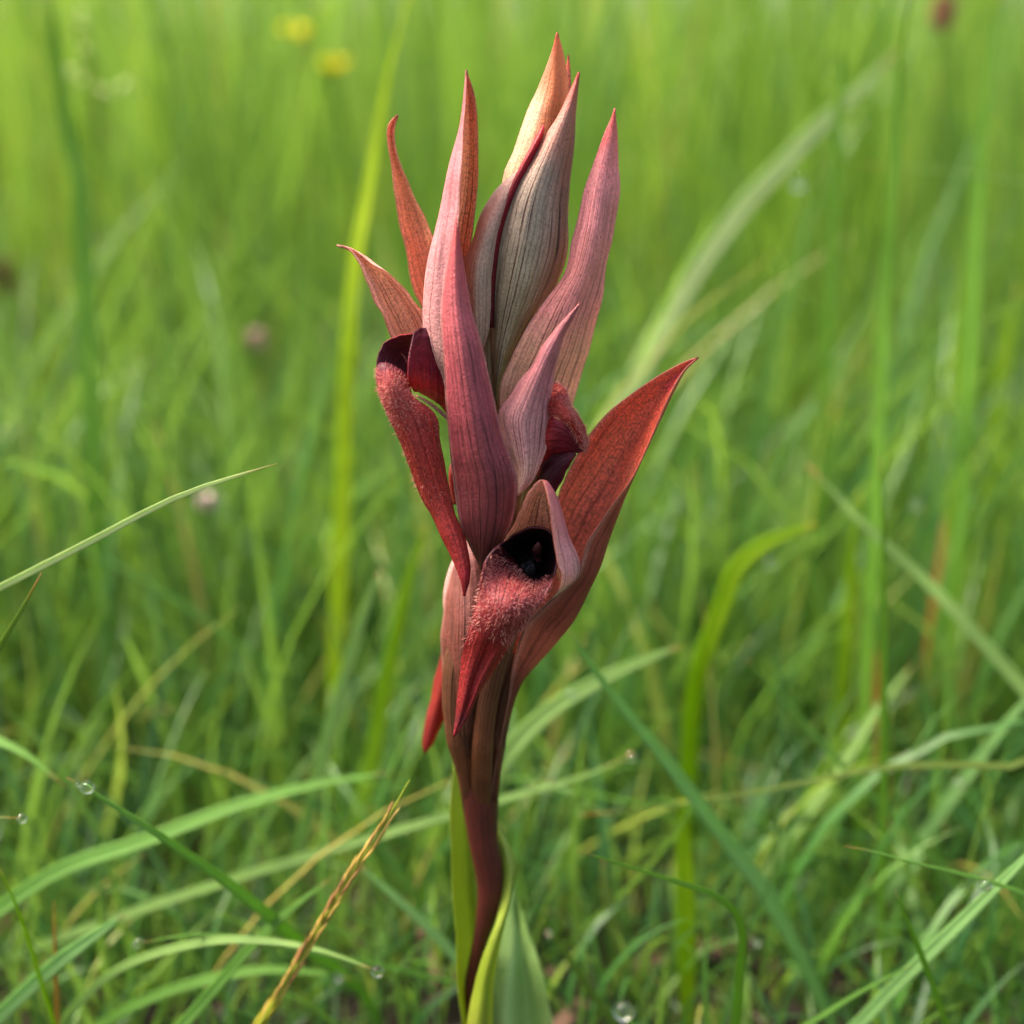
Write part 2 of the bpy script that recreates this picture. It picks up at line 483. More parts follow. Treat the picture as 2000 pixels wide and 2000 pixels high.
M_TOPBUD = petal_mat('petal_top_bud', [(0, (196, 194, 156)), (.55, (214, 206, 170)), (.8, (212, 150, 108)), (1, (186, 70, 50))], vein=(190, 96, 60), nv=5, vs_=.4, trans=.4, side=((206, 112, 64), .25, .5), gain=0.85)
M_BROWN = petal_mat('bract_brown', [(0, (78, 44, 32)), (.3, (112, 58, 48)), (.7, (142, 78, 70)), (1, (166, 100, 98))], vein=(44, 18, 16), nv=6, vs_=.85, trans=.16, gain=0.68)
M_KEEL = petal_mat('bract_red_brown', [(0, (84, 44, 34)), (.4, (130, 60, 52)), (.75, (134, 58, 50)), (1, (116, 36, 38))], vein=(52, 20, 20), nv=9, vs_=.7, trans=.2, gain=0.95)
M_LIP = petal_mat('lip_red', [(0, (34, 8, 16)), (.09, (100, 32, 42)), (.24, (150, 58, 62)), (.40, (140, 46, 50)), (.56, (140, 34, 36)), (.80, (134, 32, 36)), (.9, (104, 30, 40)), (1, (130, 34, 44))], vein=(78, 14, 18), nv=7, vs_=.6, trans=.22, speck=.55, mott=.4, gain=1, tcol=(170, 44, 40), margin=0)
M_LIPL = petal_mat('lip_brick_red', [(0, (76, 12, 36)), (.035, (110, 22, 44)), (.08, (152, 50, 56)), (.2, (158, 56, 54)), (.5, (158, 52, 44)), (.8, (146, 40, 38)), (1, (128, 30, 40))], vein=(92, 18, 18), nv=9, vs_=.65, trans=.25, speck=.6, mott=.35, gain=1.2, tcol=(190, 40, 34), margin=0)
M_LOBE = petal_mat('lip_lobe_purple', [(0, (178, 80, 56)), (.22, (164, 42, 42)), (.5, (110, 18, 38)), (1, (64, 10, 34))], vein=(48, 5, 20), nv=6, vs_=.4, trans=.25, speck=.4, mott=.35, tcol=(190, 40, 34), margin=0)
M_LOBEIN = petal_mat('lip_lobe_dark', [(0, (70, 10, 34)), (.5, (58, 8, 28)), (1, (84, 14, 36))], vein=(28, 2, 12), nv=5, vs_=.5, trans=.12, speck=.5, tcol=(190, 40, 34), margin=0)
M_LIPBACK = petal_mat('lip_scarlet', [(0, (150, 56, 50)), (.6, (172, 62, 56)), (1, (156, 52, 52))], vein=(150, 36, 34), nv=6, vs_=.35, trans=.5, speck=.3, tcol=(206, 92, 80), gain=0.9, margin=0)
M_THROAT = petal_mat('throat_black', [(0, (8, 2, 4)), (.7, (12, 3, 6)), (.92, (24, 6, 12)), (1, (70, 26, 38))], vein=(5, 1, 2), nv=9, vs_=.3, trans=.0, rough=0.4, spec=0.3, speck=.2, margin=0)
M_STEM = petal_mat('stem_dark_red', [(0, (92, 52, 34)), (.12, (92, 34, 26)), (.5, (86, 30, 26)), (.8, (94, 48, 34)), (1, (100, 56, 40))], vein=(36, 14, 12), nv=6, vs_=.6, trans=.0, speck=.15, vfade=1.3, gain=0.8, margin=0)
M_OVARY = petal_mat('ovary_brown', [(0, (70, 34, 24)), (.3, (120, 68, 44)), (.7, (108, 66, 46)), (1, (96, 60, 44))], vein=(56, 26, 20), nv=5, vs_=.7, trans=.08, speck=.2, vfade=1.3, gain=0.8, margin=0)
M_OVARY2 = petal_mat('ovary_olive', [(0, (120, 84, 58)), (.4, (128, 104, 62)), (1, (140, 116, 78))], vein=(80, 44, 34), nv=5, vs_=.7, trans=.1, speck=.2, vfade=1.3)
M_SHEATH = petal_mat('sheath_yellow_green', [(0, (168, 176, 70)), (.4, (150, 170, 50)), (1, (150, 172, 78))], vein=(118, 140, 44), nv=9, vs_=.4, trans=.42, tcol=(190, 205, 50), speck=.1, mott=.12, gain=0.9, margin=0)
M_LEAF = petal_mat('leaf_fresh_green', [(0, (168, 194, 120)), (.5, (146, 180, 104)), (1, (130, 164, 90))], vein=(84, 128, 52), nv=7, vs_=.35, trans=.3, tcol=(150, 190, 50), speck=.1, mott=.15, vfade=1.4, gain=1.0, margin=0)
M_HAIR = plain_mat('lip_hair', (236, 166, 156), .4, .35, .3, c2=(212, 120, 114))
M_PALEPINK = petal_mat('petal_pale_pink', [(0, (214, 170, 160)), (1, (226, 190, 182))], vein=(196, 140, 140), nv=5, vs_=.3, trans=.4)

# ------------------------------------------------------------------ ground
def hgt(x, y):
    return 0.004 * np.sin(x * 37 + 1) * np.sin(y * 31) + 0.003 * np.sin(x * 91 + y * 70) + 0.0015 * np.sin(x * 233 - y * 190 + 2) - 0.004

def build_ground():
    a = np.concatenate([-np.geomspace(300, .6, 40), np.linspace(-.55, .55, 150), np.geomspace(.6, 300, 40)])
    n = len(a)
    X, Y = np.meshgrid(a, a, indexing='ij')
    Z = np.where((abs(X) < .56) & (abs(Y) < .56), hgt(X, Y), -0.004) + rng.normal(0, .0009, X.shape) * ((abs(X) < .56) & (abs(Y) < .56))
    V = np.stack([X, Y, Z], -1).reshape(-1, 3)
    i, j = np.meshgrid(np.arange(n - 1), np.arange(n - 1), indexing='ij')
    q = np.stack([i * n + j, (i + 1) * n + j, (i + 1) * n + j + 1, i * n + j + 1], -1).reshape(-1, 4)
    N = NT('soil')
    oc = N.n('ShaderNodeTexCoord').outputs['Object']
    n1 = N.noise(oc, 60, 5, .65); n2 = N.noise(oc, 420, 4, .6)
    col = N.ramp(n1, [(0.3, (0.008, 0.006, 0.004, 1)), (0.52, (0.020, 0.015, 0.010, 1)), (0.78, (0.066, 0.050, 0.036, 1))], 'LINEAR')
    # away from the plant the sward closes over the soil
    d = N.n('ShaderNodeVectorMath', operation='LENGTH'); N.l(oc, d.inputs[0])
    mr = N.n('ShaderNodeMapRange'); N.l(d.outputs['Value'], mr.inputs[0]); mr.inputs[1].default_value = .8; mr.inputs[2].default_value = 5
    col = N.mix(mr.outputs[0], col, N.ramp(N.noise(oc, 9, 4), [(.35, (.05, .12, .02, 1)), (.65, (.11, .21, .03, 1))], 'LINEAR'))
    bp = N.n('ShaderNodeBump'); bp.inputs['Strength'].default_value = .8; bp.inputs['Distance'].default_value = .002
    N.l(n2, bp.inputs['Height'])
    thin_shader(N, col, col, 0.0, .85, bp.outputs[0], .2)
    o = fast_mesh('ground', V, q, N.m, {})
    tag(o, 'brown crumbly meadow soil under the grass', 'soil', kind='structure')
build_ground()

# ------------------------------------------------------------------ meadow grass (uncountable)
TIPS = {}
def grass_field(name, n, xr, yr, hr, wr, bend, tints, label, seed, fade=None, seg=7, upright=0.25, clear=True):
    g = np.random.default_rng(seed)
    x = g.uniform(*xr, n); y = g.uniform(*yr, n)
    if fade is not None:
        keep = g.random(n) < fade(x, y); x, y = x[keep], y[keep]; n = len(x)
    # gather blades in tufts
    k = n // 9 + 1
    tx, ty = g.uniform(*xr, k), g.uniform(*yr, k)
    ti = g.integers(0, k, n); tu = g.random(n) < .55
    x = np.where(tu, tx[ti] + g.normal(0, .008, n), x); y = np.where(tu, ty[ti] + g.normal(0, .008, n), y)
    h = g.uniform(*hr, n) * g.uniform(.6, 1.0, n)
    wd = g.uniform(*wr, n)
    phi = g.uniform(0, 2 * np.pi, n)
    b = g.uniform(*bend, n)
    tilt = g.normal(0, upright, n)
    tphi = g.uniform(0, 2 * np.pi, n)
    face = phi + np.pi / 2 + g.normal(0, .5, n)
    tw = g.normal(0, .5, n)
    t = np.linspace(0, 1, seg + 1)
    ang = tilt[:, None] * 0 + b[:, None] * t[None] ** 1.5            # bending away from upright
    ds = h[:, None] / seg
    am = (ang[:, :-1] + ang[:, 1:]) / 2
    horiz = np.concatenate([np.zeros((n, 1)), np.cumsum(np.sin(am) * ds, 1)], 1)
    vert = np.concatenate([np.zeros((n, 1)), np.cumsum(np.cos(am) * ds, 1)], 1)
    cx = x[:, None] + horiz * np.cos(phi)[:, None] + vert * np.sin(tilt)[:, None] * np.cos(tphi)[:, None]
    cy = y[:, None] + horiz * np.sin(phi)[:, None] + vert * np.sin(tilt)[:, None] * np.sin(tphi)[:, None]
    cz = np.maximum(vert * np.cos(tilt)[:, None], 0.002 + 0 * vert) + np.where((abs(x) < .5) & (abs(y) < .5), hgt(x, y), -.004)[:, None] - .001
    if clear:
        # the flower stands in an opening of the sward: nothing grows across the path to it
        dx, dy, dz = cx - CAM[0], cy - CAM[1], cz - CAM[2]
        dep = dy * FW[1] + dz * FW[2]
        sx = np.abs(dx) / np.maximum(dep, 1e-4) / TH; sy = (dy * UP[1] + dz * UP[2]) / np.maximum(dep, 1e-4) / TH
        inside = (dep < clear) & (dep > -.05) & (sx < 1.25) & (np.abs(sy) < 1.2)
        near = np.hypot(cx, cy - .0) < .012
        tooclose = (np.sqrt(dx ** 2 + dy ** 2 + dz ** 2) < .05)
        ok = ~(inside | near | tooclose).any(1)
    else:
        ok = np.ones(n, bool)
    wprof = np.clip(np.minimum(1, .55 + t * 2.0) * (1 - t ** 2.6), .03, 1)
    f = face[:, None] + tw[:, None] * t[None]
    sxv, syv = np.cos(f), np.sin(f)
    hw = wd[:, None] * wprof[None] / 2
    szv = g.normal(0, .25, n)[:, None] * np.ones_like(f)
    A = np.stack([cx - sxv * hw, cy - syv * hw, cz - szv * hw], -1)
    B = np.stack([cx + sxv * hw, cy + syv * hw, cz + szv * hw], -1)
    V = np.stack([A, B], 2)[ok]                                       # m, seg+1, 2, 3
    m = len(V)
    tt = g.choice(tints, k)
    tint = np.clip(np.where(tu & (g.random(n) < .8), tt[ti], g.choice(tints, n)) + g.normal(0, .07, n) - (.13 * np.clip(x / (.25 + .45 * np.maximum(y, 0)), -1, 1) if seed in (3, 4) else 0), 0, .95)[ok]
    TIPS[seed] = np.stack([cx[:, -2], cy[:, -2], cz[:, -2]], -1)[ok]
    at = np.repeat(tint, (seg + 1) * 2)
    run = np.tile(np.repeat(t, 2), m)
    base = (np.arange(m) * (seg + 1) * 2)[:, None] + (np.arange(seg) * 2)[None]
    Q = np.stack([base, base + 1, base + 3, base + 2], -1).reshape(-1, 4)
    o = fast_mesh(name, V.reshape(-1, 3), Q, M_GRASS, {'tint': at, 'run': run})
    tag(o, label, 'grass', kind='stuff')
    return o

wedge = lambda x, y: (np.abs(x) < .10 + .62 * np.maximum(y + .16, 0) + .1) * 1.0
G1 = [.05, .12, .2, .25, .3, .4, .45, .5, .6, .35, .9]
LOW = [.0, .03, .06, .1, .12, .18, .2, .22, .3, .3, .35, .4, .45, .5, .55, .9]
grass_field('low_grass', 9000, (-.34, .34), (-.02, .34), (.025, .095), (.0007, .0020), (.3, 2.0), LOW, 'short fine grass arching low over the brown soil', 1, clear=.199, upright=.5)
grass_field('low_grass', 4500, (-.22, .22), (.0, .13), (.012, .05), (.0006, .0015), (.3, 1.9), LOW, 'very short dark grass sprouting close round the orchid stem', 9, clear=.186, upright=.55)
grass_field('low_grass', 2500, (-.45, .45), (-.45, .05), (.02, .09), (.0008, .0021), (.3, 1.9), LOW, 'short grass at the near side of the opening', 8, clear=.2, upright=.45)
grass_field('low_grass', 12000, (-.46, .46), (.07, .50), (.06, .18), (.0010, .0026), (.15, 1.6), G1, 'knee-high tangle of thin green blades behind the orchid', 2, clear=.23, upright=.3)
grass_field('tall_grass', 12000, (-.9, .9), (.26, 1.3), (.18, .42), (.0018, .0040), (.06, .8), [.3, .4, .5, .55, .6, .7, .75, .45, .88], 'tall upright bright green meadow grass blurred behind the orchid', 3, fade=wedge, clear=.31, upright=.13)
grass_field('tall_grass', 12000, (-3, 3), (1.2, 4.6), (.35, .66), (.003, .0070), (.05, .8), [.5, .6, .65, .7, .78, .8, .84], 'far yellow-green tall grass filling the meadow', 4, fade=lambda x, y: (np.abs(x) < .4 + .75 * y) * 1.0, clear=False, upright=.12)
grass_field('meadow_sward', 7000, (-3, 3), (-3, 1.2), (.08, .28), (.002, .005), (.1, 1.2), [.3, .4, .5, .6, .7], 'meadow grass growing all round the clearing', 5, fade=lambda x, y: (np.hypot(x, y + .1) > .45) * ((np.abs(x) > .5) | (y < -.4)) * 1.0, clear=.4, upright=.2)

# litter on the soil
def litter():
    g = np.random.default_rng(5)
    n = 900
    x, y = g.uniform(-.3, .3, n), g.uniform(-.12, .4, n)
    a = g.uniform(0, 6.28, n); L = g.uniform(.006, .035, n); wd = g.uniform(.0006, .0022, n)
    V, T, Rn = [], [], []
    for i in range(n):
        c, s = math.cos(a[i]), math.sin(a[i]); z = float(hgt(x[i], y[i])) + g.uniform(.001, .006)
        k = g.uniform(-.2, .2); tz = g.uniform(-.1, .25)
        for t in (0, .5, 1):
            for sd_ in (-1, 1):
                l = (t - .5) * L[i]
                V.append((x[i] + c * l - s * (sd_ * wd[i] / 2 + k * (t - .5) ** 2 * L[i]), y[i] + s * l + c * (sd_ * wd[i] / 2 + k * (t - .5) ** 2 * L[i]), max(z + tz * l + .3 * wd[i] * sd_, float(hgt(x[i], y[i])) + .0006)))
                T.append(g.choice([.92, .97, 1.0])); Rn.append(.5)
    T = np.repeat(g.choice([.9, .95, 1.0], n), 6)
    b = np.arange(n)[:, None] * 6 + np.array([0, 2])[None]
    Q = np.stack([b, b + 1, b + 3, b + 2], -1).reshape(-1, 4)
    N = NT('dead_straw')
    at = N.n('ShaderNodeAttribute'); at.attribute_name = 'tint'
    col = N.ramp(at.outputs['Fac'], [(.9, (.15, .115, .08, 1)), (.95, (.07, .045, .03, 1)), (1, (.16, .09, .055, 1))], 'LINEAR')
    thin_shader(N, col, col, .15, .7, None, .3)
    o = fast_mesh('leaf_litter', np.array(V), Q, N.m, {'tint': T, 'run': np.array(Rn)})
    tag(o, 'dead straw and brown leaf litter strewn on the soil', 'litter', kind='stuff')
litter()

# ------------------------------------------------------------------ single grass blades
def to_soil(p, d, side):
    """carry a blade on from its last point p (direction d) down to the soil"""
    h = p[2]
    dh = np.array([d[0], d[1], 0.0]); l = np.linalg.norm(dh); dh = dh / l if l > 1e-6 else np.array([side, .3, 0])
    if d[2] > 0:                                # arching: still rising
        reach = .045
        return [p + d * .012, p + dh * reach * .6 + np.array([0, 0, .002 - h * .25]), np.array([*(p + dh * reach)[:2], h * .35]), np.array([*(p + dh * reach * 1.12)[:2], -.005])]
    steep = -d[2] / max(l, .15)
    reach = min(h / max(steep, .35), .12)
    return [p + np.array([dh[0] * reach * .4, dh[1] * reach * .4, -h * .36]), p + np.array([dh[0] * reach * .72, dh[1] * reach * .72, -h * .72]), np.array([*(p + dh * reach * .95)[:2], -.005])]

def blade(pts, width, mat, label, name='grass_blade', group='single grass blades round the orchid', tip=1.0, twist=0.0, face=0.0, fold=.35, cat='grass', root=True, n=40):  # every object made here is one single blade of grass
    """pts from the tip to the base (x, y, depth mm); width in drawing units at the widest"""
    W = [P(*q) for q in pts]
    wpx = px_size(W[len(W) // 2])
    if root:
        d = W[-1] - W[-2]; d /= np.linalg.norm(d)
        W = W + to_soil(W[-1], d, 1 if pts[-1][0] > 1000 else -1)
    c = cr(W[::-1], n)                           # root -> tip
    t = np.linspace(0, 1, n)
    tg = np.gradient(c, axis=0); tg /= np.linalg.norm(tg, axis=1, keepdims=True)
    view = c - CAM; view /= np.linalg.norm(view, axis=1, keepdims=True)
    s = np.cross(tg, view); s /= np.maximum(np.linalg.norm(s, axis=1, keepdims=True), 1e-6)
    nn = np.cross(s, tg)
    a = face + twist * t
    s, nn = s * np.cos(a)[:, None] + nn * np.sin(a)[:, None], nn * np.cos(a)[:, None] - s * np.sin(a)[:, None]
    prof = np.minimum(1, .6 + t) * np.clip((1 - t ** (5 / tip)) + .10 * (t < .999), .04, 1)
    hw = width * wpx / 2 * prof
    prof_u = np.array([-1, -.5, 0, .5, 1]); dz = np.abs(prof_u) ** 1.5 * fold
    g = np.stack([c + s * (hw * pu)[:, None] - nn * (hw * d_)[:, None] for pu, d_ in zip(prof_u, dz)], 0)
    o = shell(name, g, (mat, mat, mat), None, thick=.16, edge=.08)
    tag(o, label, cat, group)
    return o

BL = [
 # pts tip->base, width, material, label, kwargs
 ([(542,905,4),(352,968,3),(166,1063,2),(0,1148,0),(-60,1185,-2)], 14, B_LIT, 'pale slender blade reaching in with a blunt brown tip', dict(tip=.35)),
 ([(82,1117,2),(40,1195,2),(0,1262,1),(-30,1320,0)], 13, B_OLIVE, 'short olive blade leaning below the long pale blade', dict(tip=.5)),
 ([(130,1519,2),(182,1548,1),(306,1627,0),(373,1673,-2),(455,1731,-5),(546,1805,-10),(600,1852,-15)], 27, B_MID, 'broad mid-green blade carrying a dew drop near its tip', dict(tip=1.6, twist=.4)),
 ([(130,1540,-14),(60,1480,-16),(0,1448,-18),(-60,1425,-20)], 30, B_MID, 'blurred green blade behind the drop-bearing blade', {}),
 ([(770,1508,-34),(621,1532,-32),(455,1577,-29),(290,1640,-26),(124,1697,-23),(0,1776,-20),(-70,1830,-18)], 30, B_MID, 'long arching blade passing behind the golden seed ear', dict(twist=.3)),
 ([(245,1785,-4),(124,1871,-5),(40,1945,-6),(-20,2000,-7)], 30, B_BLUE, 'glossy bluish blade rising from the corner tuft', dict(tip=.6)),
 ([(737,1896,2),(621,1855,0),(518,1838,-2),(414,1838,-4),(290,1867,-6),(207,1909,-8),(137,1979,-9),(118,2010,-10)], 16, B_PALE, 'arched pale blade bowed over with a drop at its tip', {}),
 ([(270,1843,-2),(373,1826,-4),(489,1832,-6),(560,1850,-8)], 10, B_MID, 'thin blade pointing back above the arched pale blade, drop at its tip', {}),
 ([(646,1716,-12),(570,1775,-10),(497,1842,-8),(430,1918,-6),(356,2002,-4)], 24, B_MID, 'straight green blade crossing behind the golden seed ear', dict(tip=1.2)),
 ([(692,1913,-18),(600,1898,-18),(497,1896,-18),(372,1922,-18),(265,1962,-18),(200,2000,-18)], 20, B_MID, 'blurred arching blade below the arched pale blade', {}),
 ([(135,1598+2,2),(41,1598,3),(0,1600,3),(-40,1606,3)][1:], 9, B_PALE, 'thin blade end holding a round dew drop', {}),
 ([(0,1697,2),(40,1790,0),(75,1900,-2),(110,2010,-4)], 8, B_YEL, 'thin yellow-green stalk slanting down in the corner tuft', {}),
 ([(745,1110,-48),(720,1170,-47),(680,1300,-46),(640,1440,-45),(610,1560,-44),(592,1635,-44)], 26, B_PALE, 'pale upright blade with lit edge behind the golden seed ear', dict(tip=.8)),
 ([(835,1020,-70),(800,1130,-68),(760,1300,-66),(735,1440,-64),(710,1560,-62)], 30, B_YEL, 'fresh green blade leaning toward the orchid stem', {}),
 ([(805,-40,-112),(765,120,-110),(738,260,-108),(715,400,-104),(694,520,-100),(680,700,-97),(672,900,-95),(668,1020,-94)], 36, B_LIME, 'tall bright yellow-green blade just beside the topmost hood', dict(tip=2, twist=.3)),
 ([(1105,1220,-14),(1155,1300,-16),(1220,1385,-18),(1290,1471,-20),(1373,1580,-22),(1430,1655,-24),(1492,1740,-25),(1559,1859,-27),(1621,1994,-29)], 34, B_BLUE, 'long bluish-green blade running diagonally down from the orchid', dict(tip=2)),
 ([(1129,1662,3),(1220,1690,3),(1311,1719,3),(1388,1745,2),(1435,1781,1),(1451,1828,0),(1446,1895,-1),(1436,2000,-2)], 22, B_DARK, 'sharp blade bent over like a hook with brown tip', dict(tip=2.6)),
 ([(1647,1652,3),(1710,1664,3),(1776,1683,3),(1906,1714,2),(2000,1745,2),(2060,1770,1)], 19, B_MID, 'sharp blade with pink tip and a hanging drop', dict(tip=2.4)),
 ([(1748,1740,1),(1787,1833,0),(1820,1920,-1),(1849,2000,-2)], 12, B_DARK, 'short dark stubby blade crossing a broad bluish blade', dict(tip=.6)),
 ([(2060,1615,0),(2000,1678,0),(1900,1778,-2),(1807,1869,-4),(1740,1935,-6),(1678,2000,-8)], 26, B_BLUE, 'broad bluish blade crossed by the short dark stub', dict(tip=1)),
 ([(1782,1885,-1),(1673,1942,-3),(1580,2000,-5)], 10, B_MID, 'thin curved blade under the broad bluish blade', {}),
 ([(1236,1474,-30),(1170,1505,-30),(1090,1532,-30),(1000,1556,-30),(950,1572,-30)], 18, B_PALE, 'pale blade passing behind the orchid stem', {}),
 ([(1129,1592,-26),(1220,1585,-26),(1311,1574,-26),(1466,1548,-26),(1590,1525,-25),(1725,1499,-24),(1854,1494,-22),(2000,1499,-20),(2060,1510,-19)], 18, B_OLIVE, 'long olive blade sweeping level with pinkish tip', dict(tip=2)),
 ([(1719,891,-36),(1724,1000,-36),(1726,1150,-36),(1727,1300,-36),(1726,1500,-36),(1722,1750,-35),(1718,2000,-34)], 17, B_DARK, 'upright dark narrow blade standing alone with pale tip', dict(tip=1.6)),
 ([(1330,1560,-34),(1336,1640,-34),(1340,1780,-33),(1342,1900,-33),(1343,2000,-32)], 38, B_YEL, 'short wide yellow-green upright blade behind the hooked one', dict(tip=.9)),
 ([(1575,905,-62),(1640,975,-60),(1682,1019,-58),(1799,1126,-55),(1870,1200,-52),(1938,1275,-50),(2000,1345,-48),(2050,1405,-46)], 26, B_PALE, 'greyish blade slanting down behind the upright dark one', {}),
 ([(1600,1022,-55),(1542,1042,-55),(1487,1066,-55),(1438,1110,-55),(1412,1178,-55),(1385,1250,-55),(1362,1320,-56),(1350,1420,-58),(1345,1540,-60)], 36, B_YEL, 'short yellow-green blade curled over to one side', dict(tip=.5)),
 ([(1330,1262,-42),(1290,1277,-41),(1197,1316,-40),(1116,1360,-38),(1057,1403,-37),(1000,1462,-36),(962,1530,-36),(945,1610,-36),(938,1700,-36)], 38, B_PALE, 'thick pale blade beaded with drops behind the orchid', dict(tip=1)),
 ([(1760,90,-150),(1678,176,-150),(1590,255,-148),(1524,326,-146),(1458,396,-144),(1370,515,-140),(1286,651,-135),(1230,760,-130)], 36, B_LIT, 'long pale blurred blade slanting across tall grass', dict(tip=.4)),
 ([(1678,324,-110),(1760,328,-110),(1854,334,-108),(2000,356,-105),(2080,375,-103)], 13, B_PALE, 'thin level pale blade high in the tall grass', dict(tip=2)),
 ([(1790,-40,-95),(1766,60,-95),(1752,250,-94),(1742,400,-92),(1730,560,-90),(1720,760,-85)], 26, B_DARK, 'tall dark upright blade crossing the thin level one', {}),
 ([(1660,-40,-125),(1650,60,-125),(1640,200,-124),(1628,420,-122)], 26, B_DARK, 'tall dark blade behind the long pale slanting one', {}),
 ([(1965,-40,-120),(1946,40,-120),(1930,170,-118),(1916,308,-116),(1905,480,-112)], 34, B_DARK, 'broad dark upright blade above the thin level one', {}),
 ([(96,-40,-140),(108,80,-140),(124,207,-138),(140,290,-136),(155,350,-134),(165,520,-128)], 38, B_DARK, 'broad dark green tall blade beside the pale panicle', {}),
 ([(1072,1818,-12),(1110,1870,-13),(1150,1930,-14),(1200,2000,-15)], 14, B_OLIVE, 'short olive stub with pale drop-tipped end beside the leaf', dict(tip=.5)),
 ([(1178,1680,-34),(1180,1720,-33),(1197,1792,-32),(1215,1860,-31),(1232,1930,-30),(1240,2000,-30)], 26, B_OLIVE, 'greyish curved blade beside the orchid leaf', dict(tip=1)),
 ([(1782,1300,-70),(1720,1380,-66),(1640,1500,-62)], 22, B_PALE, 'blurred slanted blade behind the level olive one', {}),
 ([(2040,1330,-40),(1960,1420,-42),(1880,1530,-44),(1800,1640,-46),(1750,1720,-47)], 24, B_BLUE, 'blurred bluish blade leaning behind the pink-tipped one', {}),
 ([(1455,1285,-44),(1500,1330,-44),(1560,1400,-44),(1640,1490,-43)], 14, B_MID, 'thin green blade slanting with brown tip below the curled one', {}),
 ([(960,1480,-60),(880,1600,-56),(830,1730,-52),(780,1850,-48),(750,1990,-44)], 36, B_DARK, 'dark broad blade leaning behind the orchid sheath', {}),
 ([(700,1690,-22),(770,1750,-22),(840,1815,-22),(900,1880,-22)], 20, B_BLUE, 'bluish blade slanting down to the sheath', {}),
 ([(1730,1560,-80),(1715,1380,-80),(1700,1200,-80)][::-1], 20, B_DRY, 'dry orange blade behind the upright dark one', dict(name='dry_grass_blade')),
 ([(1845,1010,-90),(1838,1080,-90),(1830,1150,-90),(1815,1300,-90)], 24, B_DRY, 'dry orange blade in the tall green tuft', dict(name='dry_grass_blade')),
 ([(1680,960,-85),(1668,1050,-85),(1660,1150,-85)], 24, B_YEL, 'yellow-green broad blade beside the dry orange one', {}),
 ([(1900,460,-190),(1880,600,-188),(1860,760,-185),(1850,950,-180)], 44, B_YEL, 'very bright broad blade in the tall tuft', {}),
 ([(1990,560,-180),(1960,700,-178),(1940,900,-175)], 36, B_YEL, 'bright lime blade at the edge of the tall tuft', {}),
 ([(100,1650,-6),(105,1760,-6),(108,1880,-6),(112,2000,-6)][1:], 9, B_DRY, 'thin orange dry blade in the corner tuft', dict(name='dry_grass_blade')),
]
for pts, wd, m, lab, kw in BL:
    blade(pts, wd, m, lab, **kw)

# ------------------------------------------------------------------ dew drops
def glass():
    N = NT('dew_water')
    p = N.n('ShaderNodeBsdfPrincipled')
    p.inputs['Base Color'].default_value = (1, 1, 1, 1)
    p.inputs['Roughness'].default_value = .01
    p.inputs['IOR'].default_value = 1.333
    p.inputs['Transmission Weight'].default_value = 1
    N.l(p.outputs[0], N.out.inputs[0])
    return N.m
M_DEW = glass()
def drop(px, py, wmm, d, label, squash=.92, at=None):
    c = P(px, py, wmm) if at is None else at
    r = d / 2 * px_size(c) if at is None else d / 2
    V, F = [], []
    nu, nv = 20, 12
    for j in range(nv + 1):
        th = math.pi * j / nv
        for i in range(nu):
            ph = 2 * math.pi * i / nu
            V.append(c + np.array([math.sin(th) * math.cos(ph), math.sin(th) * math.sin(ph), math.cos(th) * squash - .08 * math.sin(th) ** 2]) * r)
    for j in range(nv):
        for i in range(nu):
            a, b = j * nu + i, j * nu + (i + 1) % nu
            F.append((a, a + nu, b + nu, b))
    o = mesh_obj('dew_drop', V, F, M_DEW)
    tag(o, label, 'water drop', 'dew drops on the grass')
for a in [
  (170,1537,3,28,'large clear dew drop on the broad mid-green blade'),
  (152,1531,3,12,'tiny dew drop touching the large one'),
  (43,1598,3.6,20,'round dew drop at the end of a thin blade'),
  (270,1842,-1.5,22,'dew drop at the tip of the thin back-pointing blade'),
  (737,1897,2.5,24,'dew drop at the tip of the arched pale blade'),
  (1925,1729,2.8,24,'flat dew drop hanging under the pink-tipped blade'),
  (1560,358,-140,26,'bright blurred drop beside the long slanting blade'),
  (1232,1478,-29,22,'blurred drop at the end of the pale blade behind the stem'),
  (1116,1357,-36,22,'bright drop on the thick pale blade behind the orchid'),
  (1874,1530,-40,26,'bright blurred drop under the level olive blade'),
  (1477,1840,-20,18,'small blurred drop beside the hooked blade'),
  (1506,1100,-58,26,'blurred drop under the curled yellow-green blade'),
  (1218,1975,-9,40,'large blurred drop low among the stubs beside the leaf'),
  (1073,1822,-11,17,'pale drop on the olive stub'),
  (660,1908,-17,20,'blurred drop on the blade below the arched pale one'),
  (1790,985,-85,24,'blurred drop in the tall tuft beside the dry blade'),
]:
    drop(*a)
# drops shining on the tips of the blurred grass
g_ = np.random.default_rng(21)
for sd_, cnt in ((2, 9), (3, 10)):
    T = TIPS[sd_]; d_ = T - CAM
    dep = d_ @ FW; sx_ = d_[:, 0] / dep / TH; sy_ = (d_ @ UP) / dep / TH
    idx_ = np.where((np.abs(sx_) < .97) & (sy_ > -.5) & (sy_ < .95) & (dep > .24) & (dep < .6))[0]
    for i in g_.choice(idx_, cnt, replace=False):
        drop(0, 0, 0, float(g_.uniform(.0012, .0024)), 'tiny dew drop glinting on a blurred blade tip of the meadow', at=T[i])

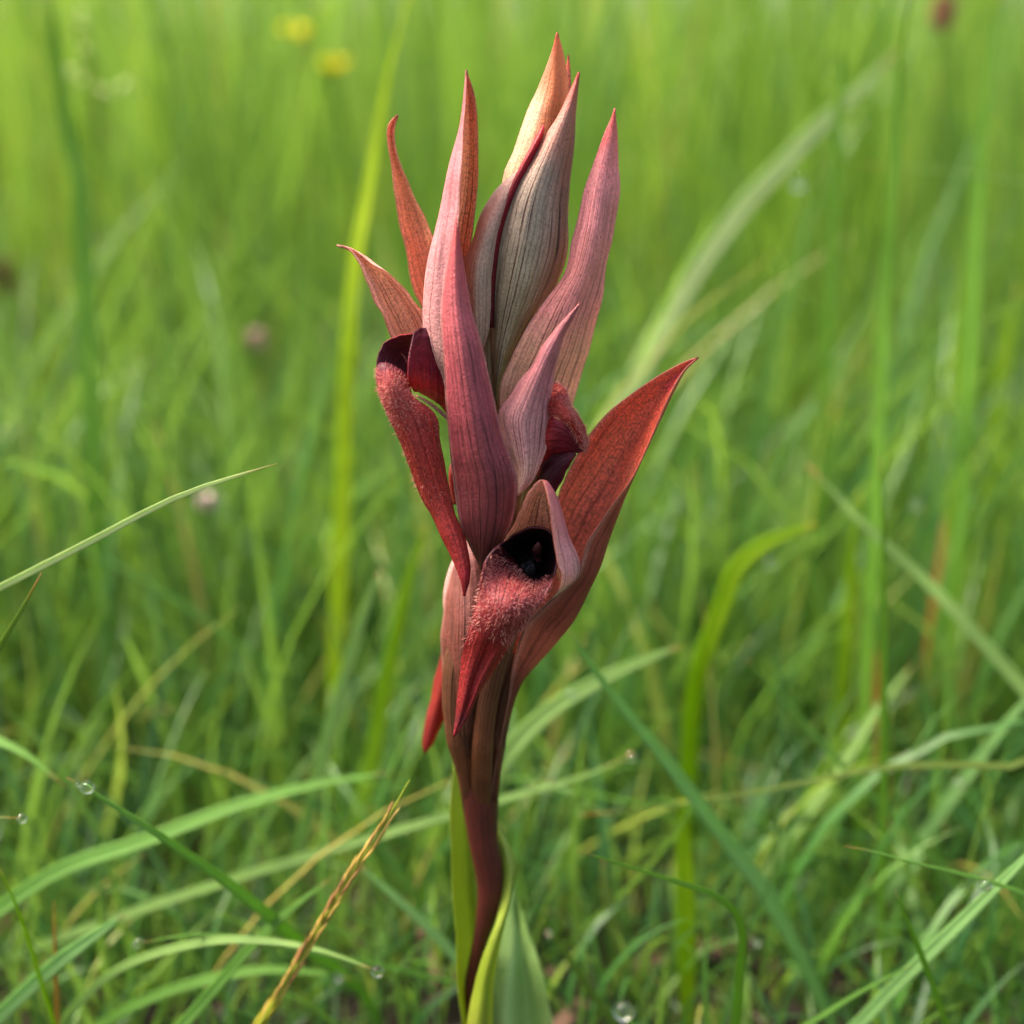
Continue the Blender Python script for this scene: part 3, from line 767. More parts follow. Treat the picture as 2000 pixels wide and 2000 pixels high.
# ------------------------------------------------------------------ golden seed ear
def seed_ear():
    e = bpy.data.objects.new('grass_seed_ear', None); C.objects.link(e)
    W = [P(*q) for q in [(800,1524,6),(745,1619,6),(679,1718,5),(600,1851,4),(509,2000,3)]]
    d = W[-1] - W[-2]; d /= np.linalg.norm(d)
    full = W + to_soil(W[-1], d, -1)
    root = full[-1].copy(); root[2] = 0
    c = cr(full[::-1], 90) - root
    e.location = root
    tag(e, 'slender golden-brown grass seed ear with fine awns leaning', 'grass ear')
    # stalk
    tg = np.gradient(c, axis=0); tg /= np.linalg.norm(tg, axis=1, keepdims=True)
    V, F = [], []
    for j in range(90):
        r = (.00042 * (1 - j / 90) + .00010)
        x = np.cross(tg[j], FW); x /= np.linalg.norm(x); y = np.cross(tg[j], x)
        for i in range(6):
            a = i / 6 * 6.283; V.append(c[j] + (x * math.cos(a) + y * math.sin(a)) * r)
    for j in range(89):
        for i in range(6):
            a, b = j * 6 + i, j * 6 + (i + 1) % 6; F.append((a, b, b + 6, a + 6))
    ms = plain_mat('ear_stalk', (150, 160, 50), .5, .4, .2, c2=(128, 140, 40))
    mg = [plain_mat('ear_husk_gold', (216, 192, 104), .45, .5, .3, c2=(196, 156, 76)), plain_mat('ear_husk_brown', (184, 140, 84), .45, .5, .3, c2=(136, 84, 60)), plain_mat('ear_husk_green', (168, 160, 50), .45, .5, .35, c2=(150, 150, 40))]
    ma = plain_mat('ear_awn', (150, 120, 60), .45, .4, .3)
    mesh_obj('stalk', V, F, ms, e)
    # one husk: a slim boat shape along +z of length 1
    hv, hf = [], []
    for j in range(7):
        t = j / 6; r = .075 * math.sin(math.pi * min(1, t * .94 + .04)) ** .8
        for i in range(6):
            a = i / 6 * 6.283; hv.append((r * math.cos(a), r * .7 * math.sin(a), t))
    for j in range(6):
        for i in range(6):
            a, b = j * 6 + i, j * 6 + (i + 1) % 6; hf.append((a, b, b + 6, a + 6))
    av = [(.012, 0, .95), (-.006, .01, .95), (-.006, -.01, .95), (.05, 0, 2.1)]
    af = [(0, 1, 3), (1, 2, 3), (2, 0, 3)]
    meshes = {}
    rl = random.Random(3)
    k0 = int(90 * .36)
    total = 76
    for k in range(total):
        f = k / (total - 1)
        j = int(k0 + f * (82 - k0))
        mi = 2 if f < .25 and rl.random() < .7 else (0 if rl.random() < .55 else 1)
        dirv = Vector(tg[j]); sidev = Vector(np.cross(tg[j], FW)).normalized()
        s = (1 if k % 2 else -1)
        dd = (dirv + sidev * s * rl.uniform(.04, .16) + Vector(FW) * rl.uniform(-.2, .2)).normalized()
        L = .0042 * (1 - .35 * f) * rl.uniform(.85, 1.15)
        if mi not in meshes:
            o = mesh_obj('husk', hv, hf, mg[mi], e); meshes[mi] = o.data
        else:
            o = link(bpy.data.objects.new('husk', meshes[mi]), e)
        o.location = Vector(c[j]) + sidev * s * .00025
        o.rotation_euler = dd.to_track_quat('Z', 'Y').to_euler()
        o.scale = (L * rl.uniform(.9, 1.2), L, L)
        if rl.random() < .8:
            if 'a' not in meshes:
                aw = mesh_obj('awn', av, af, ma, o, smooth=False); meshes['a'] = aw.data
            else:
                aw = link(bpy.data.objects.new('awn', meshes['a']), o)
            aw.scale = (1, 1, rl.uniform(.75, 1.1))
seed_ear()

# ------------------------------------------------------------------ flowers and seed heads in the meadow behind
def stalk_mesh(name, c, r0, r1, mat, parent):
    n = len(c)
    tg = np.gradient(c, axis=0); tg /= np.linalg.norm(tg, axis=1, keepdims=True)
    V, F = [], []
    for j in range(n):
        r = r0 + (r1 - r0) * j / (n - 1)
        x = np.cross(tg[j], (.1, 1, .05)); x /= np.linalg.norm(x); y = np.cross(tg[j], x)
        for i in range(6):
            a = i / 6 * 6.283; V.append(c[j] + (x * math.cos(a) + y * math.sin(a)) * r)
    for j in range(n - 1):
        for i in range(6):
            a, b = j * 6 + i, j * 6 + (i + 1) % 6; F.append((a, b, b + 6, a + 6))
    return mesh_obj(name, V, F, mat, parent)

M_STALK = plain_mat('wild_stalk', (96, 130, 50), .5, .4, .2, c2=(120, 150, 60))
M_YPETAL = plain_mat('buttercup_yellow', (252, 238, 44), .3, .5, .35, c2=(250, 228, 30))
M_YMID = plain_mat('buttercup_middle', (226, 196, 30), .6, .3, .1, c2=(236, 210, 50))
def rooted(head, lean=(.01, .01)):
    e = np.array([head[0] + lean[0], head[1] + lean[1], -.004])
    return e
def flower_root(name, head, label, cat, group=None, lean=(.012, .015)):
    e = bpy.data.objects.new(name, None); C.objects.link(e)
    r = rooted(head, lean); r[2] = 0
    e.location = r
    tag(e, label, cat, group)
    h = head - r
    c = cr([np.array([0, 0, -.004]), h * .35 + np.array([.004, 0, 0]), h * .75 + np.array([.002, 0, .0]), h], 16)
    return e, c, h
def buttercup(px, py, wmm, dia, label):
    head = P(px, py, wmm)
    e, c, h = flower_root('buttercup', head, label, 'flower', 'yellow buttercups in the far grass')
    stalk_mesh('stalk', c, .0009, .0006, M_STALK, e)
    for k in range(5):
        a = k / 5 * 6.283 + .3
        V, F = [], []
        for j in range(6):
            t = j / 5; wd = dia * .34 * math.sin(math.pi * min(1, .12 + t * .72))
            rr = dia * .5 * t; z = dia * (.10 + .30 * t * t)
            for s in (-1, 0, 1):
                p = np.array([rr, s * wd, z - .12 * dia * (s == 0)])
                V.append(h + np.array([p[0] * math.cos(a) - p[1] * math.sin(a), p[0] * math.sin(a) + p[1] * math.cos(a), p[2] - dia * .15]))
        for j in range(5):
            for s in range(2):
                q = j * 3 + s; F.append((q, q + 1, q + 4, q + 3))
        mesh_obj('petal', V, F, M_YPETAL, e)
    V = [h + np.array([0, 0, dia * .12])] + [h + np.array([math.cos(i / 8 * 6.283) * dia * .14, math.sin(i / 8 * 6.283) * dia * .14, dia * .03]) for i in range(8)] + [h - np.array([0, 0, dia * .08])]
    F = [(0, 1 + i, 1 + (i + 1) % 8) for i in range(8)] + [(9, 1 + (i + 1) % 8, 1 + i) for i in range(8)]
    mesh_obj('flower_middle', V, F, M_YMID, e)
buttercup(575, 62, -300, .0115, 'yellow buttercup blurred in the far grass, the higher of two')
buttercup(650, 128, -290, .0105, 'yellow buttercup blurred in the far grass, the lower of two')

def seed_head(name, px, py, wmm, w_, h_, c1, c2, label, cat, group=None, bumps=60):
    head = P(px, py, wmm)
    e, c, h = flower_root(name, head - np.array([0, 0, h_ * .5]), label, cat, group)
    stalk_mesh('stalk', c, .0008, .0005, M_STALK, e)
    m = plain_mat(name + '_scales', c1, .7, .2, .1, c2=c2, nscale=700)
    V, F = [], []
    rl = random.Random(int(px))
    for k in range(bumps):                       # overlapping scales round an egg-shaped core
        t = (k + .5) / bumps; th = k * 2.399; z = t * h_
        r = w_ / 2 * math.sin(math.pi * (.08 + .86 * t)) ** .6
        o = h + np.array([math.cos(th) * r * .6, math.sin(th) * r * .6, z])
        d = np.array([math.cos(th), math.sin(th), .9]) * w_ * .30 * rl.uniform(.8, 1.3)
        s = np.array([-math.sin(th), math.cos(th), 0]) * w_ * .16
        q = len(V)
        V += [o - s, o + s, o + d, o + d * .5 + np.array([math.cos(th), math.sin(th), 0]) * w_ * .12, o - d * .3]
        F += [(q, q + 3, q + 2), (q + 3, q + 1, q + 2), (q + 4, q + 3, q), (q + 4, q + 1, q + 3), (q, q + 2, q + 1), (q, q + 1, q + 4)]
    mesh_obj('head', V, F, m, e, smooth=False)
seed_head('plantain_head', 1842, 28, -200, .0058, .0085, (196, 140, 118), (130, 86, 66), 'reddish-tan seed head standing above the tall grass', 'seed head')
seed_head('plantain_head', 10, 545, -190, .0062, .0100, (110, 74, 52), (60, 42, 26), 'dark blackish-brown seed head among the tall green blades', 'seed head')
seed_head('clover_head', 500, 665, -190, .0042, .0046, (214, 180, 176), (190, 150, 140), 'dusty pink flower head in mid-height grass', 'flower')
seed_head('clover_head', 402, 985, -110, .0038, .0032, (220, 200, 196), (196, 160, 156), 'pale pink flower head low behind the long pale blade', 'flower')

def panicle():
    head = P(165, 60, -215)
    e, c, h = flower_root('grass_panicle', head, 'loose pale panicle of grass blurred against the meadow', 'grass ear', lean=(-.01, .02))
    stalk_mesh('stalk', c, .0008, .0003, M_STALK, e)
    m = plain_mat('panicle_spikelets', (206, 214, 150), .5, .4, .35, c2=(180, 196, 120))
    rl = random.Random(4)
    me = None
    hv, hf = [], []
    for j in range(6):
        t = j / 5; r = .22 * math.sin(math.pi * min(1, t * .95 + .03))
        for i in range(5):
            a = i / 5 * 6.283; hv.append((r * math.cos(a), r * math.sin(a), t))
    for j in range(5):
        for i in range(5):
            a, b = j * 5 + i, j * 5 + (i + 1) % 5; hf.append((a, b, b + 5, a + 5))
    for (px, py) in [(150,80),(165,95),(185,110),(140,150),(158,158),(178,168),(200,182),(222,190),(236,175),(168,30),(180,60),(130,135)]:
        p = P(px, py, -215 + rl.uniform(-12, 12)) - (head - h)
        if me is None:
            o = mesh_obj('spikelet', hv, hf, m, e); me = o.data
        else:
            o = link(bpy.data.objects.new('spikelet', me), e)
        o.location = p; s = rl.uniform(.0040, .0065); o.scale = (s, s, s)
        o.rotation_euler = (rl.uniform(.8, 1.9), rl.uniform(-.4, .4), rl.uniform(0, 6.28))
        # its thin branch to the main stalk
        q = c[min(15, 11 + int(4 * rl.random()))]
        stalk_mesh('branch', cr([q, (q + p) / 2 + np.array([0, 0, .003]), p], 5), .00018, .00012, M_STALK, o) if False else stalk_mesh('branch', cr([q, (q + p) / 2 + np.array([0, 0, .003]), p], 5), .00018, .00012, M_STALK, e)
panicle()

# ------------------------------------------------------------------ the orchid
ORC = bpy.data.objects.new('orchid', None); C.objects.link(ORC)
tag(ORC, 'dark red tongue orchid with hairy lips and pointed mauve hoods', 'orchid')

# stem and ovaries
tube('stem', [(908,2080),(910,2000),(907,1952),(907,1916),(914,1880),(925,1825),(930,1782),(932,1742),(928,1706),(917,1655),(910,1615),(905,1579),(900,1535),(905,1496),(900,1440),(900,1380),(905,1300),(925,1200),(930,1100),(930,1000),(935,900),(945,800)],
     [(960,2080),(960,2000),(945,1960),(932,1923),(937,1887),(950,1843),(964,1807),(977,1771),(983,1735),(981,1691),(975,1655),(970,1615),(970,1572),(968,1532),(965,1488),(965,1445),(968,1400),(980,1330),(990,1240),(985,1100),(980,1000),(975,900),(970,800)],
     [(0, 0), (.5, 0), (1, -3)], M_STEM, ORC, flat=.9, lobes=5, lob=.02, nv=70)
tube('ovary', [(915,1640),(905,1585),(897,1535),(888,1496),(874,1452),(868,1409),(864,1360),(866,1300),(880,1240),(895,1180)],
     [(938,1640),(938,1600),(932,1560),(928,1520),(926,1470),(928,1410),(935,1350),(945,1290),(950,1230),(950,1180)],
     [(0, -1), (.12, 0), (.4, 3), (1, 4)], M_OVARY, ORC, flat=.8, lobes=6, lob=.05)
tube('ovary', [(935,1630),(928,1580),(922,1530),(922,1470),(926,1420),(935,1360),(950,1300),(968,1240),(990,1190),(1010,1150)],
     [(955,1630),(958,1590),(960,1540),(962,1480),(966,1420),(975,1360),(990,1300),(1010,1245),(1030,1200),(1050,1160)],
     [(0, -1), (.1, .8), (.35, 4.8), (.7, 7), (1, 8)], M_OVARY, ORC, flat=.75, lobes=6, lob=.06)
tube('ovary', [(950,1625),(952,1580),(955,1530),(958,1480),(962,1430),(970,1370),(985,1310),(1000,1260)],
     [(972,1625),(973,1572),(976,1532),(980,1488),(985,1445),(994,1405),(1002,1362),(1014,1325)],
     [(0, -1.2), (.15, -.2), (.5, 2.5), (1, 2)], M_OVARY, ORC, flat=.8, lobes=5, lob=.05)

tube('ovary', [(955,1060),(960,1020),(968,960),(985,900),(1005,850)], [(1010,1060),(1012,1020),(1020,960),(1040,900),(1060,850)], [(0, 0), (.5, 2), (1, 3)], M_OVARY2, ORC, flat=.6, lobes=6, lob=.06)
tube('ovary', [(1000,1060),(1010,1020),(1022,960),(1040,910)], [(1050,1060),(1065,1020),(1075,960),(1085,910)], [(0, -1), (1, 1)], M_OVARY2, ORC, flat=.6, lobes=6, lob=.06)
tube('ovary', [(925,900),(925,830),(928,760),(932,700),(945,640)], [(985,900),(985,830),(984,760),(978,700),(968,640)], [(0, -1), (1, -2.5)], M_OVARY2, ORC, flat=.6, lobes=6, lob=.06)
# leaves clasping the stem
shell('sheath_leaf', surface([[(905,2080,4),(903,2000,4),(894,1916,3),(890,1807,1),(883,1735,0),(879,1626,-1),(881,1554,-2),(886,1500,-4),(889,1470,-5)],
     [(925,2080,-4),(922,2000,-4),(915,1916,-5),(912,1807,-6),(905,1735,-6),(900,1626,-6),(896,1554,-5),(890,1500,-5),(889,1470,-5)],
     [(945,2080,-6),(942,2000,-6),(936,1916,-7),(935,1807,-7),(930,1735,-7),(925,1626,-7),(912,1554,-6),(896,1500,-5),(889,1470,-5)]], 16, 60, ripple=.2, seed=2), (M_SHEATH, M_SHEATH, M_SHEATH), ORC, .3)
shell('sheath_leaf', surface([[(905,2085,5),(912,2000,5.5),(925,1930,5),(938,1880,5),(953,1840,4.5),(968,1803,3.2),(976,1770,1),(977,1735,-.5),(974,1700,-1.5),(968,1660,-2.5),(964,1625,-3),(966,1592,-3)],
     [(935,2085,7),(940,2000,7),(948,1930,6.2),(960,1880,5.4),(974,1830,4.2),(986,1790,3),(994,1755,2),(997,1722,1),(995,1692,.2),(985,1655,-1),(976,1628,-2),(969,1592,-3)],
     [(965,2085,3),(961,2000,3),(964,1930,2.5),(971,1880,1.5),(981,1825,0),(990,1780,-.8),(1000,1735,-1),(1010,1704,-1),(1007,1678,-1.5),(991,1644,-2.2),(979,1618,-2.6),(970,1590,-3)]], 18, 70, ripple=.15, seed=3), (M_SHEATH, M_SHEATH, M_SHEATH), ORC, .3)
shell('leaf', surface([[(950,2090,-2),(956,2000,-3),(966,1916,-5),(978,1840,-7),(990,1775,-9),(997,1740,-10),(1000,1715,-11)],
     [(990,2090,0),(992,2000,-2),(996,1916,-4),(1002,1840,-7),(1003,1785,-9),(1002,1745,-10),(1001,1715,-11)],
     [(1040,2090,-5),(1032,2000,-6),(1024,1916,-7),(1016,1843,-8),(1009,1785,-10),(1004,1745,-11),(1001,1715,-11)],
     [(1100,2090,0),(1080,2000,-2),(1060,1909,-4),(1040,1843,-7),(1018,1778,-9),(1007,1745,-10),(1002,1715,-11)]], 22, 50, ripple=.15, seed=4), (M_LEAF, M_LEAF, M_LEAF), ORC, .35)

# -- top back bud
shell('bud_sepal', surface([[(975,420,-4),(983,347,-4),(999,306,-4),(1018,250,-4.5),(1032,210,-5),(1056,157,-5),(1076,105,-5),(1088,64,-5)],
     [(1015,420,-1),(1022,347,-1.5),(1035,290,-2),(1050,230,-3),(1065,180,-4),(1080,120,-4.5),(1088,64,-5)],
     [(1070,420,-2),(1068,347,-2),(1072,290,-2.5),(1078,230,-3),(1085,180,-3.5),(1088,120,-4.5),(1089,64,-5)],
     [(1110,420,-6),(1110,347,-6),(1112,270,-6),(1111,200,-6),(1109,150,-6),(1101,108,-5.5),(1089,64,-5)]], 22, 50, .12, 5), (M_TOPBUD, M_TOPBUD, M_EDGE), ORC)
shell('bud_sepal', surface([[(1100,260,-8),(1103,200,-8),(1104,150,-8),(1110,108,-8)], [(1112,260,-7.5),(1113,200,-7.5),(1112,150,-7.5),(1110,108,-8)], [(1118,260,-8.5),(1116,200,-8.5),(1113,150,-8.5),(1110,108,-8)]], 8, 16), (M_RUST, M_RUST, M_EDGE), ORC)

# -- middle bud: cream sepals with dark veins
shell('bud_sepal', surface(LMR([(964,790,-1),(961,720,-1),(958,660,-1),(957,600,-.5),(960,540,0),(966,480,0),(980,424,0),(998,375,-.5),(1022,331,-1),(1050,285,-1.5),(1084,234,-2),(1104,193,-2.5),(1125,155,-3),(1131,141,-3)],
     [(972,790,-2),(980,750,-2),(1000,705,-2.5),(1028,656,-3),(1060,605,-3),(1086,557,-3.5),(1103,504,-4),(1107,464,-4),(1107,424,-4),(1115,343,-4),(1123,262,-4),(1129,190,-3.5),(1131,141,-3)], 4.2, e=.8), 30, 70, .25, 6), (M_CREAM, M_CREAM, M_CREAM), ORC)
shell('bud_sepal', surface([[(962,640,-1),(965,540,-2),(972,460,-2),(984,410,-2),(1005,350,-2),(1030,300,-2),(1050,262,-2),(1060,246,-2)],
     [(958,640,1),(961,540,1.4),(969,460,1.6),(984,405,1.3),(1006,352,.8),(1034,300,0),(1054,264,-1),(1061,246,-1.8)],
     [(968,640,-1),(972,540,0),(982,460,.2),(998,405,-.2),(1022,352,-.6),(1046,300,-1.2),(1060,266,-1.6),(1062,246,-2)]], 10, 40), (M_CRIMSON, M_CRIMSON, M_CRIMSON), ORC)
shell('bud_sepal', surface(LMR([(925,760,-1),(920,700,-1),(905,620,-1),(900,560,-1),(905,510,-1),(919,474,-1.2),(933,432,-1.5),(947,399,-1.5),(968,370,-1.5),(995,347,-1.5),(1013,332,-1.5)],
     [(945,760,.5),(940,697,.8),(952,655,1),(956,605,1.3),(959,545,1.6),(966,476,1.9),(979,428,1.8),(990,392,1.3),(1002,360,.3),(1012,338,-1),(1014,332,-1.5)], 2.6), 22, 56, .2, 7), (M_CREAM2, M_CREAM2, M_EDGE), ORC)

# -- left flower, behind: curved upper sepal and the spread pink-orange hood
shell('sepal', surface([[(880,720,-6),(850,650,-6),(822,593,-6),(808,565,-6),(794,504,-6),(781,444,-6),(773,403,-6),(762,323,-6),(757,258,-6),(764,236,-6),(777,225,-6)],
     [(895,700,-8),(868,620,-8),(845,560,-8),(828,500,-8),(812,440,-8),(797,385,-8),(772,310,-7.5),(763,262,-7),(768,238,-6.5),(777,225,-6)],
     [(920,690,-5),(900,620,-5),(880,555,-5),(865,510,-5),(848,468,-5),(827,415,-5.5),(803,371,-6),(780,316,-6),(770,270,-6),(772,244,-6),(777,225,-6)]], 20, 56, .25, 8), (M_ORANGE, M_PINK, M_EDGE), ORC)
shell('hood', surface([[(800,730,2),(788,700,2.5),(761,658,3),(741,605,3),(721,561,2.5),(697,508,2),(678,487,1.5),(658,479,1)],
     [(830,735,-2),(808,690,-1.5),(782,640,-1),(758,590,-.5),(738,550,0),(710,507,.5),(683,488,.8),(658,479,1)],
     [(855,735,-2.5),(832,680,-2),(808,625,-1.5),(780,575,-1),(752,537,-.5),(722,507,.3),(688,488,.8),(658,479,1)],
     [(880,735,2.5),(852,670,2.5),(832,620,2.5),(806,585,2.5),(781,559,2.3),(733,520,2),(688,487,1.5),(658,479,1)]], 24, 50, .3, 9), (M_SALMON, M_SALMON, M_EDGE), ORC)

# -- left bract: boat-shaped, mauve outside, orange inside
shell('bract', surface([[(910,790,6),(893,700,7),(887,640,7.2),(888,560,7),(893,480,6.5),(899,415,6),(900,375,5.5),(901,330,5),(904,280,3.6),(909,200,1.6),(911,137,0)],
     [(875,790,3),(850,733,3),(837,706,3),(828,646,3),(828,585,3),(834,524,3),(850,456,2.5),(862,403,2),(878,323,1.5),(897,256,1),(905,200,.5),(911,137,0)],
     [(912,790,-3),(890,700,-3.6),(882,600,-4),(886,500,-4),(902,400,-3.5),(911,320,-3),(914,230,-1.8),(911,137,0)],
     [(935,790,-3),(930,640,-3),(922,540,-3),(917,496,-2.5),(925,444,-2),(930,383,-2),(935,302,-1.5),(931,201,-.5),(911,137,0)]], 34, 64, .2, 10), (M_ORANGE, M_MAUVE2, M_EDGE), ORC)

# -- right tall bract
shell('bract', surface(LMR([(975,840,2.5),(972,782,2.5),(980,742,2.3),(995,706,2),(1018,662,1.8),(1043,617,1.5),(1068,577,1),(1094,541,.5),(1115,504,0),(1123,460,-.5),(1126,428,-1),(1137,387,-1.2),(1153,339,-1.5),(1173,282,-2),(1193,226,-2.5),(1201,212,-2.5)],
     [(1105,840,-3),(1119,781,-3),(1133,742,-3),(1149,694,-3),(1165,637,-3),(1177,585,-3.2),(1187,524,-3.5),(1197,464,-3.5),(1203,403,-3.5),(1209,343,-3.5),(1207,290,-3),(1202,242,-2.7),(1201,212,-2.5)], 2.8), 30, 70, .35, 11), (M_PINK, M_PINK, M_EDGE), ORC)

# -- front middle bract
shell('bract', surface(LMR([(939,1112,7),(916,1067,8),(903,1032,8.5),(892,993,8.5),(884,934,8.2),(876,875,8),(872,796,8),(868,726,8),(864,646,7.5),(864,605,7.2),(870,545,6.8),(878,484,6.2),(886,440,5.8),(892,420,5.5)],
     [(941,1112,7),(955,1090,8),(986,1056,8.5),(995,1024,8.8),(1006,977,9),(1012,938,9),(1006,906,9),(986,859,8.8),(974,816,8.6),(955,745,8.4),(943,695,8.2),(930,640,7.8),(919,600,7.4),(909,550,7),(902,500,6.5),(898,450,6),(893,420,5.5)], 3.0), 32, 76, .25, 12), (M_MAUVE, M_MAUVE, M_EDGE), ORC)

# -- right flower: mauve hood and crimson lip
shell('hood', surface(LMR([(1010,968,7.5),(1013,938,7.5),(1003,905,7.2),(984,858,7),(974,825,6.8),(973,806,6.6),(986,784,6.5),(1010,749,6.5),(1033,713,6.6),(1057,678,6.8),(1085,643,7),(1112,615,7),(1132,594,7)],
     [(1012,968,7.5),(1028,950,7.2),(1046,930,7),(1058,898,6.5),(1067,859,6),(1073,816,6),(1077,776,6),(1082,737,6.2),(1092,694,6.5),(1104,650,6.8),(1118,612,7),(1132,594,7)], 2.6), 26, 60, .35, 13), (M_MAUVE2, M_MAUVE2, M_EDGE), ORC)
L1 = surface([[(1050,770,2),(1068,752,3),(1084,750,4),(1098,757,5),(1108,774,5.6),(1117,793,6),(1131,815,6.2),(1143,838,6),(1146,862,5.5),(1140,880,5)],
     [(1045,800,3),(1064,785,5),(1082,780,6.5),(1096,786,7.2),(1105,798,7.5),(1114,812,7.8),(1124,830,7.6),(1132,848,7.2),(1137,866,6.6),(1139,880,5.2)],
     [(1040,830,3),(1060,822,5),(1078,816,6.8),(1088,816,7.4),(1096,822,7.6),(1106,834,7.5),(1116,846,7.2),(1124,858,6.8),(1132,870,6.2),(1138,880,5.4)]], 20, 40, .3, 14)
lip1 = shell('lip', L1, (M_LIPL, M_LIPL, M_LIPL), ORC)
lobe1 = shell('lip_lobe', surface([[(1050,935,3),(1062,905,4),(1085,888,5),(1110,880,5.6),(1126,884,5.6),(1140,880,5.4)],
     [(1045,880,5),(1062,865,6.4),(1084,860,7),(1106,862,7),(1124,874,6.4),(1140,880,5.4)],
     [(1040,830,3.5),(1060,822,5.4),(1078,816,7),(1098,824,7.7),(1118,848,7.2),(1140,880,5.4)]], 18, 30, .25, 15), (M_CRIMSON, M_LOBE, M_EDGE), ORC)
shell('lip_lobe', surface([[(1045,950,2),(1058,895,3),(1084,878,4),(1110,874,4.6),(1124,880,5)],
     [(1060,970,3.5),(1076,935,4.5),(1096,912,5),(1114,897,5.2),(1124,886,5)],
     [(1078,975,3),(1092,948,3.6),(1104,922,4),(1117,900,4.4),(1125,887,5)]], 14, 26, .2, 16), (M_LOBEIN, M_LOBEIN, M_EDGE), ORC)

# -- right lower bract: boat-shaped, rust inside, brown keel outside
shell('bract', surface([[(958,1560,1.5),(968,1490,3),(980,1430,4.2),(992,1372,5.2),(1002,1300,6),(1018,1237,7),(1033,1209,7.5),(1065,1178,8),(1096,1154,8),(1128,1125,8),(1142,1083,8),(1149,1060,8),(1165,1036,7.5),(1193,993,7),(1232,938,6),(1271,859,5),(1310,766,4),(1336,722,3),(1364,698,2)],
     [(966,1560,1),(981,1480,1.6),(991,1420,2.4),(1003,1370,3.4),(1014,1341,4),(1028,1318,4),(1055,1288,4),(1087,1252,4),(1121,1209,4),(1148,1158,4),(1172,1107,4),(1188,1056,3.8),(1208,1001,3.5),(1242,914,3),(1289,816,2.5),(1318,757,2.2),(1338,722,2),(1364,698,2)],
     [(966,1560,0),(980,1480,-.5),(988,1420,-1),(1000,1374,-.5),(1020,1300,0),(1050,1230,-2),(1100,1140,-2.5),(1140,1060,-2.5),(1190,960,-2.2),(1235,870,-1.5),(1280,790,-.5),(1320,738,1),(1364,698,2)],
     [(962,1560,-.5),(975,1480,-1),(984,1420,-1),(994,1374,-1),(1010,1280,-1),(1030,1200,-3),(1060,1110,-3.5),(1090,1040,-3.5),(1130,960,-3),(1190,870,-2),(1250,795,-1),(1305,742,.5),(1364,698,2)],
     [(958,1560,0),(970,1480,-.5),(980,1420,-.5),(988,1374,-.5),(1003,1280,-.5),(1015,1200,-1),(1040,1110,-1),(1078,1030,0),(1090,969,.5),(1101,938,1),(1120,898,1),(1144,859,1),(1163,835,1),(1191,804,1),(1230,772,1),(1269,745,1),(1309,721,1.5),(1344,704,2),(1364,698,2)]], 40, 76, .2, 17), (M_KEEL, M_RUST, M_EDGE), ORC)

# -- left flower lip: long hanging tongue
L2 = surface([[(736,708,6),(735,722,6.6),(737,752,7.5),(745,782,8),(758,812,8.2),(774,847,8.2),(791,886,8),(809,945,8),(825,981,8),(845,1012,8.3),(860,1044,8.8),(876,1079,9.3),(892,1111,10),(901,1134,10.4),(906,1164,10.6)],
     [(762,712,6.6),(760,726,8.4),(761,748,9.5),(766,775,9.8),(780,805,9.6),(798,845,9.2),(812,885,9),(828,940,8.8),(843,980,8.8),(860,1012,9.2),(874,1044,9.8),(888,1082,10.2),(899,1112,10.6),(905,1138,10.8),(907,1164,10.6)],
     [(788,728,6.2),(785,744,7.8),(788,765,8.8),(798,787,9),(815,812,8.8),(830,850,8.4),(841,890,8.2),(854,942,8.2),(866,980,8.5),(878,1010,9),(890,1042,9.6),(901,1080,10.2),(908,1112,10.6),(909,1138,10.8),(907,1164,10.6)],
     [(806,748,4.5),(803,764,5.6),(810,778,6.5),(822,786,6.6),(842,802,6.6),(853,822,6.4),(857,851,6.2),(866,894,6.2),(876,945,6.6),(884,977,7),(892,1004,7.6),(904,1032,8.2),(912,1067,9),(918,1107,9.8),(916,1138,10.4),(907,1164,10.6)]], 26, 80, .25, 18)
lip2 = shell('lip', L2, (M_LIPL, M_LIPL, M_LIPL), ORC)
LB = surface([[(875,815,2),(865,797,3.5),(852,786,4.5),(829,772,5.5),(808,765,6)],
     [(890,795,2),(872,770,4.0),(852,756,5.2),(824,745,6.6),(798,742,8)],
     [(895,770,2),(875,745,4.0),(852,722,5.0),(824,708,6.4),(797,716,8.2)],
     [(890,735,2),(872,710,3.4),(850,685,4.4),(822,670,5.8),(800,688,7.6)],
     [(880,700,2),(866,676,2.6),(850,654,3.4),(824,640,4.6),(808,650,6)]], 26, 30, .3, 19)
lobe2 = shell('lip_lobe', LB.transpose(1, 0, 2)[::-1].transpose(1, 0, 2), (M_LIPL, M_LIPL, M_EDGE), ORC)
# recolour the lobe from its hem (red) to its top (purple): colours run across it
lobe2.data.materials.clear()
for m in (M_LOBE, M_LOBE, M_EDGE): lobe2.data.materials.append(m)
_uv = lobe2.data.uv_layers[0].data
_a = np.zeros(len(_uv) * 2, np.float32); _uv.foreach_get('uv', _a); _a = _a.reshape(-1, 2)[:, ::-1].copy(); _uv.foreach_set('uv', _a.ravel())
LT = surface([[(734,722,6.4),(737,702,6.2),(746,678,5.6),(758,664,5.2),(782,655,4.6),(808,652,4.2)],
     [(762,728,5.6),(766,708,4.2),(773,694,3.2),(784,684,2.6),(799,678,2.2),(816,674,1.8)],
     [(800,758,4),(800,736,2.8),(803,718,1.8),(808,708,1.2),(818,702,.8),(830,698,.4)]], 16, 30, .15, 20)
shell('lip_lobe', LT, (M_LOBEIN, M_LOBEIN, M_CRIMSON), ORC)
